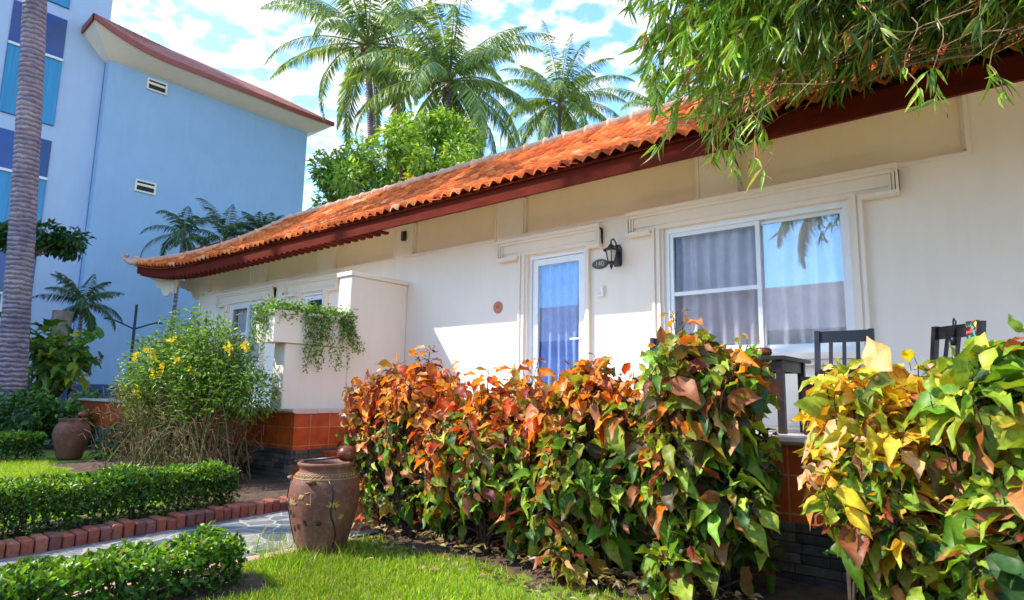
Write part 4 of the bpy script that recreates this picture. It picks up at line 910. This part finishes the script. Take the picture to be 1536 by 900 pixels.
for k in range(4200):
    P.append(Vector((r.uniform(-8.28, -7.70), r.uniform(-2.42, -1.02), 2.26 + abs(r.normal(0, .07)) * r.choice([1, 1, -1])))); A.append(Vector((r.normal(0, 1), r.normal(0, 1), .5))); Up.append(Vector((0, 0, 1)) + Vector(r.normal(0, .5, 3))); Ln.append(r.uniform(.03, .055))
Ln = np.array(Ln); n = len(P)
link('leaves', leaf_mesh('vine', np.array(P), np.array(A), np.array(Up), Ln, Ln * .6, pal(r, n, [(.10, .24, .02), (.18, .36, .04), (.26, .45, .06), (.07, .16, .02)]), T_BL), MT['leaf'], v_); link('stems', mb.me(), MT['stem'], v_)

# ================================================================== palms
def frond_arrays(r, base, az, el, L_, droop, nl, lw, ll, colset, T=T_BL, hang=.5):
    n = 14; p = Vector(base); pts_ = [p.copy()]; dirs = []; pit = el
    for k in range(n):
        d = Vector((math.cos(az) * math.cos(pit), math.sin(az) * math.cos(pit), math.sin(pit))); dirs.append(d); p = p + d * (L_ / n); pts_.append(p.copy()); pit -= droop / n * (.5 + 1.0 * k / n)
    P = []; A = []; Up = []; Ln = []
    side = Vector((-math.sin(az), math.cos(az), 0))
    for k in range(nl):
        f_ = .14 + .86 * (k + .5) / nl; i = min(n - 1, int(f_ * n)); q = pts_[i].lerp(pts_[i + 1], f_ * n - i); d = dirs[i]; up = side.cross(d) * -1
        if up.z < 0: up = -up
        le = ll * (math.sin(math.pi * (f_ ** .8) * .93 + .16)) ** .8 * r.uniform(.85, 1.1)
        for s in (-1, 1):
            a_ = side * s * .85 + d * (.45 + .5 * f_) + up * .12 + Vector((0, 0, -hang * r.uniform(.6, 1.4))); P.append(q); A.append(a_); Up.append(up + side * s * -.2 + Vector(r.normal(0, .15, 3))); Ln.append(max(.05, le))
    Ln = np.array(Ln); Ar = leaf_arrays(np.array(P), np.array(A), np.array(Up), Ln, lw, T, Ln * 1.2)
    c = pal(r, len(P), colset, j=.15)
    return Ar, np.repeat(c, len(T[0]), axis=0), pts_
GP = [(.15, .27, .04), (.24, .37, .07), (.36, .44, .12), (.09, .19, .05)]
GPD = [(.05, .11, .03), (.08, .16, .03), (.035, .08, .02)]
def palm(loc, lean, h, L_, nf, label, seed, cols=GP, tr=.16, name='palm_tree', nl=72, lw=.058, ll=.85, elr=(-45, 80), droop=1.7, grp=None, bulge=1.25, droopv=.3, hang=.95, mat='bark', nuts=True, extra=None):
    r = rng(seed); t = thing(name, loc, label, 'palm tree', grp); mb = MB(); b0 = Vector(loc); top = b0 + Vector((lean[0], lean[1], h)); n = max(10, int(h * 5)); pts_ = []; rad = []
    for k in range(n + 1):
        f_ = k / n; pts_.append(b0 + Vector((lean[0] * f_ ** 1.3, lean[1] * f_ ** 1.3, h * f_))); rad.append(tr * (bulge - (bulge - 1) * min(1, f_ * 5)) * (1 - .28 * f_) * (1 + .03 * (k % 2)))
    mb.tube(pts_, rad, 18 if tr > .1 else 10); link('trunk', mb.me(smooth=True), MT[mat], t)
    for k in range(nf):
        f_ = (k + .5) / nf; el = R(elr[0] + (elr[1] - elr[0]) * f_ ** .9) + r.normal(0, .1); az = k * 2.399 + r.normal(0, .15)
        (V, Q, T), c, rp_ = frond_arrays(r, top + Vector((0, 0, .1 * f_)), az, el, L_ * (r.uniform(.85, 1.1)) * (.8 if f_ > .85 else 1), droop * (1 - droopv * f_) * r.uniform(.8, 1.2), nl, lw, ll, cols, hang=hang)
        if k < 2 and L_ > 2: c = c * np.array((1.35, .95, .8))
        rb = MB(); rb.tube(rp_, [max(.006, .035 * (1 - i / 15)) * (L_ / 4) for i in range(len(rp_))], 5, cap=False); k0 = len(V)
        V2 = np.array([tuple(x) for x in rb.v]); Q2 = np.array(rb.f, np.int32) + k0; cc = np.tile(np.array([.30, .33, .08]), (len(V2), 1))
        link('frond', mesh_arrays('frond', np.vstack([V, V2]), np.vstack([Q, Q2]), T, np.vstack([c, cc])), MT['leaf'], t)
    if nuts:
        mb = MB()
        for k in range(7): a = r.uniform(0, 6.28); mb.lathe([(.001, -.13), (.08, -.09), (.11, 0), (.08, .09), (.001, .12)], top.x + .26 * math.cos(a), top.y + .26 * math.sin(a), top.z - .25 - r.uniform(0, .25), 10)
        link('coconuts', mb.me(smooth=True), MT['culm'], t)
    return t
PG = 'coconut palms behind the bungalow'
palm((-20.5, 9.5, 0), (-1.1, -.4, ), 16.3, 5.2, 30, 'tall coconut palm with drooping old fronds, left one behind the roof', 81, grp=PG, tr=.17)
palm((-17.4, 9.3, 0), (.5, .3), 13.3, 5.0, 34, 'full bright coconut palm right behind the leafy green tree', 82, grp=PG, tr=.17)
palm((-19.3, 20.4, 0), (.2, -.2), 17.2, 4.8, 28, 'slender coconut palm standing alone above the middle of the roof ridge', 83, grp=PG, tr=.15)
palm((-17.0, 28.0, 0), (.3, 0), 19.0, 4.4, 18, 'distant coconut palm half hidden by the hanging bamboo', 84, grp=PG, tr=.15)
palm((-14.6, 24.6, 0), (.3, 0), 13.6, 3.6, 18, 'low distant palm just showing over the ridge', 85, grp=PG, tr=.15)
# foreground ringed trunk
palm((-16.28, -3.15, 0), (1.55, -1.2), 14.2, 4.3, 18, 'thick grey ringed palm trunk at the left edge, crown above the frame', 86, tr=.25, bulge=1.22)
# palms towards the sun (their shadows fall on the facade)
palm((-9.4, -7.4, 0), (.9, .7), 12.0, 2.4, 10, 'coconut palm out of frame casting frond shadows on the facade', 87, tr=.15)
palm((-3.6, -12.2, 0), (.3, .2), 7.6, 3.4, 16, 'coconut palm opposite the window, seen mirrored in its pane', 88, tr=.14)
palm((1.6, -13.2, 0), (-.2, .2), 8.8, 3.4, 16, 'second coconut palm in front of the opposite bungalow', 89, tr=.14)
# small ornamental palms in front of the blue building
SG = 'small dark palms in front of the blue building'
palm((-20.75, 1.65, 0), (.0, .1), 6.1, 1.55, 15, 'left one of the small dark palms against the blue wall above the roof tip', 91, GPD, .07, nl=34, lw=.03, ll=.34, grp=SG, nuts=False, droop=2.3, hang=.7, elr=(-30, 80))
palm((-19.95, 2.6, 0), (.0, .1), 5.9, 1.9, 14, 'middle small palm with arching fronds against the blue wall', 92, GPD, .07, nl=34, lw=.03, ll=.36, grp=SG, nuts=False, droop=1.9, hang=.6, elr=(0, 85))
palm((-19.0, 3.35, 0), (.0, .1), 6.0, 1.4, 18, 'right one of the small dark palms, bushy, just over the roof tiles', 93, GPD, .07, nl=34, lw=.04, ll=.36, grp=SG, nuts=False, droop=2.0, hang=.5, elr=(-20, 85))
palm((-18.6, -1.4, 0), (-.05, .0), 3.3, 1.15, 16, 'short dark palm in front of the blue wall beside a cut stump', 94, GPD, .06, nl=28, lw=.03, ll=.30, nuts=False, droop=1.6, elr=(-35, 80))
mb = MB(); mb.tube([(-17.9, -2.05, 0), (-17.95, -2.0, 1.5), (-17.9, -2.0, 3.0)], [.2, .19, .21], 12); solo('cut_palm_stump', mb.me(smooth=True), MT['treebark'], (-17.9, -2.05, 0), 'sawn off brown palm stump standing among large leaves', 'stump')

# papaya-like tree by the trunk
pp = thing('umbrella_leaf_tree', (-18.2, -2.95, 0), 'thin tree with flat tiers of leaves behind the ringed palm trunk', 'tree'); r = rng(95)
mb = MB(); mb.tube([(-18.2, -2.95, 0), (-18.3, -2.9, 2.2), (-18.05, -2.75, 4.3)], [.09, .07, .05], 8)
cent = []
for k in range(9): a = r.uniform(0, 6.28); q = Vector((-18.05 + math.cos(a) * .75 * r.random() + .2, -2.7 + math.sin(a) * .7, 4.5 + r.uniform(-.15, .5))); mb.tube([(-18.05, -2.75, 4.2), q], [.03, .012], 5); cent.append(tuple(q))
link('trunk', mb.me(smooth=True), MT['treebark'], pp); P, A, Up, ln, wd, c, T = clump_crown(r, cent, [.34] * 9, 1500, .17, [(.03, .09, .03), (.05, .13, .03), (.07, .17, .04)], T_OV2, .5, .2, .1); P[:, 2] = np.array(cent)[0][2] * .35 + P[:, 2] * .65
link('crown', leaf_mesh('crown', P, A, Up, ln, wd, c, T), MT['leaf'], pp)

# leafy green tree behind the roof
tr_ = thing('leafy_tree', (-14.4, 5.6, 0), 'dense light green broadleaf tree rising behind the left part of the roof', 'tree'); r = rng(101)
mb = MB(); tb0 = Vector((-14.4, 5.6, 0)); mb.tube([tb0, tb0 + Vector((.1, 0, 2)), tb0 + Vector((0, .1, 4.2))], [.22, .18, .13], 12, cap=False); cent = []; rad = []
for k in range(100):
    u_ = r.normal(0, 1, 3); u_ /= np.linalg.norm(u_); q = r.random() ** .4; c_ = Vector((-14.2 + u_[0] * 3.3 * q, 5.3 + u_[1] * 2.3 * q, 6.75 + u_[2] * 2.75 * q))
    if c_.z > 8.3 and (c_.x < -15.6): c_.z -= .6
    cent.append(tuple(c_)); rad.append(r.uniform(.32, .62)); s_ = tb0 + Vector((0, .1, r.uniform(2.8, 4.2))); mb.tube([s_, s_.lerp(c_, .5) + Vector((0, 0, .1)), c_], [.07, .045, .015], 6, cap=False)
link('trunk', mb.me(smooth=True), MT['treebark'], tr_)
P, A, Up, ln, wd, c, T = clump_crown(r, cent, rad, 28000, .21, [(.22, .40, .04), (.34, .54, .06), (.45, .60, .12), (.13, .26, .03)], T_OV2, .36, .15, .25)
link('crown', leaf_mesh('crown', P, A, Up, ln, wd, c, T), MT['leaf'], tr_)
yb = thing('yellow_flower_bush', (-11.2, 3.4, 0), 'mass of yellow blossom peeping over the ridge below the green tree', 'bush'); r = rng(102)
mb = MB(); cc_ = []
for k in range(8): q = (-11.9 + k * .2, 3.2 + r.normal(0, .2), 5.75 + r.normal(0, .14)); cc_.append(q); mb.tube([(-11.2, 5.6, 0), (-11.2, 5.5, 3.8), q], [.05, .04, .01], 5, cap=False)
link('stems', mb.me(), MT['darkstem'], yb); P, A, Up, ln, wd, c, T = clump_crown(r, cc_, [.26] * 8, 2600, .07, [(.80, .62, .03), (.75, .55, .02), (.22, .32, .04)], T_OV2, .7, .0, .3); link('blossom', leaf_mesh('b', P, A, Up, ln, wd, c, T), MT['petal'], yb)

# bushes at the left
def leafy_bush(name, loc, label, cat, seed, cents, rads, n, size, cols, asp=.5, grp=None, T=T_OV2):
    r = rng(seed); t = thing(name, loc, label, cat, grp); mb = MB()
    for c_ in cents: mb.tube([loc, Vector(loc).lerp(Vector(c_), .6) + Vector((0, 0, .05)), c_], [.02, .014, .005], 5, cap=False)
    link('stems', mb.me(), MT['darkstem'], t); P, A, Up, ln, wd, c, T = clump_crown(r, cents, rads, n, size, cols, T, asp, .15, .35); link('leaves', leaf_mesh('l', P, A, Up, ln, wd, c, T, True), MT['leaf'], t); return t
r = rng(111)
leafy_bush('round_bush', (-15.6, -3.6, 0), 'dense dark green bush at the foot of the ringed palm trunk', 'bush', 112, [(-15.6 + r.normal(0, .55), -3.6 + r.normal(0, .9), r.uniform(.35, .95)) for _ in range(26)], [.34] * 26, 7000, .13, [(.06, .16, .025), (.10, .24, .03), (.16, .32, .04), (.04, .10, .02)], .55)
leafy_bush('round_bush', (-14.6, -5.9, 0), 'shaded green bush behind the short clipped hedge', 'bush', 113, [(-14.6 + r.normal(0, .4), -5.6 + r.normal(0, .9), r.uniform(.3, .8)) for _ in range(18)], [.34] * 18, 4200, .12, [(.04, .10, .025), (.07, .16, .03)], .55)
leafy_bush('large_leaf_plant', (-17.2, -2.6, 0), 'plant with big yellow-green leaves climbing round the cut stump', 'plant', 114, [(-17.2 + r.normal(0, .25), -2.4 + r.normal(0, .35), r.uniform(1.3, 2.4)) for _ in range(14)], [.3] * 14, 300, .36, [(.10, .24, .03), (.20, .36, .04), (.42, .45, .05), (.06, .14, .03)], .62, T=T_OV)
leafy_bush('dark_tree', (-21.5, -5.2, 0), 'dark leafy tree filling the gap left of the ringed trunk', 'tree', 115, [(-21.5 + r.normal(0, .6), -5.2 + r.normal(0, .7), r.uniform(1.2, 5.0)) for _ in range(30)], [.5] * 30, 4200, .2, [(.02, .06, .02), (.04, .10, .03)], .5)
leafy_bush('podium_foot_plant', (-12.0, -2.35, 0), 'low dark plant between the plain jar and the flowering shrub', 'plant', 116, [(-12.0 + r.normal(0, .15), -2.4 + r.normal(0, .2), r.uniform(.15, .5)) for _ in range(8)], [.18] * 8, 600, .1, [(.05, .12, .03), (.09, .19, .03)], .5)

# garden lamp post with two arms
lp = thing('garden_lamp_post', (-19.6, .2, 0), 'thin black two-armed lamp post in front of the blue wall', 'lamp post')
mb = MB(); mb.tube([(-19.6, .2, 0), (-19.6, .2, 3.55)], [.055, .035], 8); link('pole', mb.me(smooth=True), MT['iron'], lp)
for s in (-1, 1):
    mb = MB(); mb.tube([(-19.6, .2, 2.85), (-19.6 - .05, .2 + s * .35, 3.0), (-19.6 - .05, .2 + s * .62, 3.1)], .022, 6); mb.lathe([(0, .06), (.1, .03), (.12, 0), (0, 0)], -19.65, .2 + s * .66, 3.07, 10); link('arm', mb.me(smooth=True), MT['iron'], lp)
# low dark garden wall behind
solo('low_garden_wall', bx(-22.6, -22.4, -9, 9, 0, 1.3, bev=.01), basic('navy_wall', (.03, .09, .2), .7), (-22.5, 0, 0), 'low dark blue garden wall at the foot of the blue building', 'wall')

# ================================================================== far buildings
bl = thing('blue_building', (-23.5, 4, 0), 'tall plain white building, coloured pale blue for skylight, with red roof edge behind the bungalow', 'building')
link('wall', bx(-36, -23.5, -.05, 7.6, 0, 12.25), MT['bluewall'], bl)
# coved cream eave: curved between wall and gutter
def zE(y): # eave height with upturned near corner
    t = max(0, (1.6 - y) / 2.4); t2 = max(0, (y - 6.5) / 1.9); return 12.66 + .50 * t ** 2 + .06 * t2 ** 2
V = []; nn = 24; cols_ = 6
for i in range(nn + 1):
    f_ = i / nn; yw = -.05 + 7.65 * f_; ye = -.80 + 9.2 * f_
    for k in range(cols_ + 1):
        g = k / cols_; y_ = yw + (ye - yw) * g; x_ = -23.5 + .70 * g; z = 12.24 + (zE(ye) - 12.30) * g ** 1.25 ; V.append((x_, y_, z))
nq = cols_ + 1; Fq = [(i * nq + k, i * nq + k + 1, (i + 1) * nq + k + 1, (i + 1) * nq + k) for i in range(nn) for k in range(cols_)]
k0 = len(V)
for i in range(nn + 1):
    f_ = i / nn; xw = -23.5 - 12 * f_; xe = -22.8 - 13.4 * f_
    for k in range(cols_ + 1): g = k / cols_; V.append((xw + (xe - xw) * g, -.05 - .75 * g, 12.24 + (zE(-.8) - .28 * min(1, f_ * 6) - 12.30) * g ** 1.25))
Fq += [(k0 + i * nq + k, k0 + i * nq + k + 1, k0 + (i + 1) * nq + k + 1, k0 + (i + 1) * nq + k) for i in range(nn) for k in range(cols_)]
k0 = len(V); V += [(-23.5, 7.6, 12.24), (-36, 7.6, 12.24), (-36, 8.4, 12.6), (-22.8, 8.4, zE(8.4) - .06)]; Fq.append((k0, k0 + 1, k0 + 2, k0 + 3))
mb = MB(); mb.add(V, Fq); rf = link('roof', mb.me(smooth=True), MT['cream'], bl)
mb = MB(); V = []
for i in range(nn + 1):
    y_ = -.83 + 9.25 * i / nn; z = zE(y_); V += [(-22.79, y_, z - .09), (-22.75, y_, z - .09), (-22.75, y_, z + .10), (-22.79, y_, z + .10)]
Fq = [(4 * i + k, 4 * i + (k + 1) % 4, 4 * i + 4 + (k + 1) % 4, 4 * i + 4 + k) for i in range(nn) for k in range(4)] + [(0, 1, 2, 3), (4 * nn, 4 * nn + 1, 4 * nn + 2, 4 * nn + 3)]
mb.add(V, Fq); V = []
for i in range(nn + 1):
    x_ = -22.79 - 13.4 * i / nn; z = zE(-.83) - .28 * min(1, i / nn * 6); V += [(x_, -.83, z - .09), (x_, -.87, z - .09), (x_, -.87, z + .10), (x_, -.83, z + .10)]
mb.add(V, Fq[:-2]); link('fascia', mb.me(), MT['fascia2'], rf)
mb = MB(); V = []
for i in range(nn + 1):
    y_ = -.86 + 9.3 * i / nn; z = zE(y_) + .085; V += [(-22.77, y_, z), (-24.6, 1.0 + 5.6 * i / nn, 13.95), (-27, 3.2 + 1.0 * i / nn, 15.3)]
mb.add(V, [(3 * i + k, 3 * i + k + 1, 3 * i + 4 + k, 3 * i + 3 + k) for i in range(nn) for k in range(2)])
mb.add([(-22.77, -.86, zE(-.86) + .085), (-36, -.86, 12.5), (-36, 3.8, 15.3), (-27, 3.2, 15.3), (-24.6, 1.0, 13.95)], [(0, 1, 2), (0, 2, 3), (0, 3, 4)]); mb.add([(-22.77, 8.44, zE(8.44) + .085), (-36, 8.44, 12.6), (-36, 4.2, 15.3), (-27, 4.2, 15.3), (-24.6, 6.6, 13.95)], [(0, 1, 2), (0, 2, 3), (0, 3, 4)])
link('roof_sheet', mb.me(), MT['redroof'], rf)
for (yy, z0) in ((1.33, 11.9), (1.3, 8.15)):
    mb = MB(); y0, y1, z0, z1 = yy - .17, yy + .5, z0 - .22, z0 + .20
    rect = [(-23.5, y0, z0)]
    mb.box(-23.498, -23.44, y0, y1, z1 - .05, z1); mb.box(-23.498, -23.44, y0, y1, z0, z0 + .05); mb.box(-23.498, -23.44, y0, y0 + .05, z0 + .05, z1 - .05); mb.box(-23.498, -23.44, y1 - .05, y1, z0 + .05, z1 - .05); mb.box(-23.49, -23.455, y0 + .05, y1 - .05, z0 + .22, z0 + .30)
    wv_ = link('vent_window', mb.me(), MT['cream'], bl); link('opening', bx(-23.499, -23.49, y0 + .05, y1 - .05, z0 + .05, z1 - .05), MT['dark'], wv_)
TX = -23.85
tw_ = thing('glass_tower', (TX, -5, 0), 'taller white-blue building with large blue windows at the left edge', 'building')
link('wall', bx(-40, TX, -14, -.06, 0, 20, bev=.02), MT['bluewall2'], tw_)
for y0, y1 in ((-2.72, -1.28), (-6.4, -4.2), (-9.8, -7.4)):
    for z0, z1 in ((13.6, 17.0), (9.5, 13.2), (5.7, 9.0), (1.9, 5.25)):
        wn = link('window', bx(TX + .001, TX + .03, y0, y1, z0, z1), MT['towerglass'], tw_)
        link('lower_pane', bx(TX + .031, TX + .045, y0 + .01, y1 - .01, z0 + .02, z0 + (z1 - z0) * .60), MT['tealglass'], wn)
        mb = MB(); mb.box(TX + .046, TX + .10, y0, y1, z0 + (z1 - z0) * .60, z0 + (z1 - z0) * .60 + .08); mb.box(TX + .046, TX + .07, (y0 + y1) / 2 - .03, (y0 + y1) / 2 + .03, z0, z0 + (z1 - z0) * .6); link('rail', mb.me(), MT['white'], wn)

# opposite bungalow behind the camera (mirrored in the windows)
op = thing('opposite_bungalow', (-4, -16, 0), 'bungalow across the garden seen only as a reflection in the panes', 'house')
link('wall', bx(-22, 14, -19.5, -14.6, 0, 3.5), MT['oppwall'], op)
mb = MB(); mb.add([(-23, -13.7, 3.35), (15, -13.7, 3.35), (15, -17, 5.3), (-23, -17, 5.3), (-23, -20.4, 3.35), (15, -20.4, 3.35), (-23, -13.7, 3.15), (15, -13.7, 3.15), (-23, -20.4, 3.15), (15, -20.4, 3.15)], [(0, 1, 2, 3), (3, 2, 5, 4), (0, 1, 7, 6), (4, 5, 9, 8), (6, 7, 9, 8)]); link('roof', mb.me(), basic('pale_roof', (.78, .45, .38), .7, .2, 2), op)

# ================================================================== bamboo hanging over the roof
bam = thing('bamboo_clump', (2.3, -1.9, 0), 'bamboo arching over the right end of the roof with hanging leaf sprays', 'bamboo'); r = rng(131)
GB = [(.15, .29, .02), (.24, .42, .03), (.36, .52, .05), (.08, .17, .02), (.48, .50, .07)]
culms = MB(); P = []; A = []; Up = []; Ln = []; Cc = []
def bez(p0, p1, p2, t): return p0 * (1 - t) ** 2 + p1 * 2 * t * (1 - t) + p2 * t * t
def fan(q, d, n, big, dark=1.0):
    for k in range(n):
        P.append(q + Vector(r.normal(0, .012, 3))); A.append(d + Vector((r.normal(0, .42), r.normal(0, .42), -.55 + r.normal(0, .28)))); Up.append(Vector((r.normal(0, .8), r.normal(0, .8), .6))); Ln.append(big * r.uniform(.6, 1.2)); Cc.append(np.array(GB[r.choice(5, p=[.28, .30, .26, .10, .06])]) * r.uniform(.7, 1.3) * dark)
def floor_z(q):   # how low the foliage hangs: it rests above the gutter, only the left end droops past it
    k = min(1, max(0, (q.x + 1.95) / .35)); return 1.2 + (.395 + .066 * k) * (q.y + 6.8) + .02 * k + .05 * math.sin(q.x * 7) + .04 * math.sin(q.x * 17)
for k in range(84):
    p0 = Vector((2.3 + r.normal(0, .45), -1.7 + r.normal(0, .4), 0)); u_ = r.random(); tx = -2.35 + 3.6 * u_ ** 1.15; tip = Vector((tx, -2.45 + r.uniform(0, 1.35) + .4 * u_, 3.9 + r.uniform(-.1, 1.1) + .2 * u_)); p1 = Vector((p0.x * .75 + tip.x * .25, p0.y * .6 + tip.y * .4, tip.z + 1.9))
    tip.z = max(tip.z, floor_z(tip) + .1)
    pts_ = [bez(p0, p1, tip, i / 14) for i in range(15)]
    if k < 26: culms.tube(pts_, [.020 - .0012 * i for i in range(15)], 6, cap=False)
    else: culms.tube(pts_[4:], [.011 - .0007 * i for i in range(11)], 5, cap=False)
    for s in range(36):
        f_ = .45 + .55 * r.random(); q = bez(p0, p1, tip, f_); d = Vector((r.normal(-.4, .6), r.normal(-.1, .6), r.normal(-.5, .4))).normalized(); l_ = r.uniform(.15, .6); e_ = q + d * l_ + Vector((0, 0, -.25 * l_))
        lo = floor_z(e_)
        if e_.z < lo:
            continue
        culms.tube([q, q + d * l_ * .5, e_], [.003, .0025, .0015], 3, cap=False)
        for m_ in range(3): fan(q.lerp(e_, .45 + .27 * m_), d, int(r.integers(3, 6)), .21, .55 + .75 * (e_.x < -1.2))  # leaf colour darkened on the right: shade painted into the clump
for s in range(2300):
    x = r.uniform(-2.45, 1.5); f_ = (x + 2.45) / 3.9; q = Vector((x, r.uniform(-2.5, -.3) + .3 * f_, 3.75 + 1.3 * r.random() ** .6)); lo = floor_z(q)
    if q.z < lo + .05: continue
    if x > -1.3 and r.random() < .5: continue
    fan(q, Vector((-.3, -.1, -.4)), 5, .20, .55 + .75 * (x < -1.2))  # same painted shade on the right-hand leaves
for s in range(280):   # old brown twigs inside the clump, thickest towards the right
    x = 1.6 - 3.4 * r.random() ** 1.3; q = Vector((x, r.uniform(-2.2, -.5), 0)); q.z = floor_z(q) + .04 + 1.1 * r.random() ** 1.6; d = Vector((-1, r.normal(0, .2), r.normal(-.22, .2))) * r.uniform(.3, .9)
    e_ = q + d; e_.z = max(e_.z, floor_z(e_) + .0); culms.tube([q, q.lerp(e_, .5) + Vector((0, 0, .05)), e_], [.005, .004, .0015], 4, cap=False)
# specific hanging sprays
def spray(p0, p1, n, big=.17):
    p0, p1 = Vector(p0), Vector(p1); pts_ = [p0.lerp(p1, i / 8) + Vector((.04 * math.sin(i), .03 * math.cos(i * 1.3), 0)) for i in range(9)]; culms.tube(pts_, .0035, 4, cap=False)
    for k in range(n): fan(pts_[int(r.integers(3, 9))], Vector((r.normal(0, .4), r.normal(0, .3), -.5)), 3, big)
spray((-1.45, -2.05, 3.9), (-1.70, -2.15, 2.95), 9); spray((-1.35, -2.0, 3.8), (-1.52, -2.2, 2.95), 7); spray((-1.7, -2.1, 3.8), (-1.83, -2.2, 3.05), 5); spray((-1.6, -2.0, 3.9), (-1.48, -2.1, 3.2), 6)
spray((-.30, -2.3, 3.6), (-.33, -2.2, 2.95), 4, .20); spray((-.42, -2.4, 3.6), (-.46, -2.35, 3.12), 3, .18); spray((.02, -2.2, 3.6), (-.05, -2.15, 3.05), 4, .18); spray((-1.38, -2.2, 3.0), (-1.39, -2.2, 2.75), 1, .2); spray((-2.05, -2.4, 4.2), (-2.2, -2.4, 3.45), 8, .2)
Ln = np.array(Ln); Cc = np.clip(np.array(Cc), 0, .9); dry = r.random(len(P)) < .05; Cc[dry] = np.array((.55, .22, .05))
link('leaves', leaf_mesh('bl', np.array(P), np.array(A), np.array(Up), Ln, Ln * .115 + .003, Cc, T_BL), MT['leaf'], bam)
for k in range(0):
    q = Vector((r.uniform(-1.4, 1.6), r.uniform(-1.6, -.7), r.uniform(3.85, 4.3))); d = Vector((-1, r.normal(0, .15), r.normal(-.25, .15))) * r.uniform(.4, 1.2); culms.tube([q, q + d * .5 + Vector((0, 0, .05)), q + d], [.006, .005, .002], 4, cap=False)
link('culms', culms.me(smooth=True), MT['culm'], bam)

for o in bpy.data.objects:
    if '_w' in o: del o['_w']
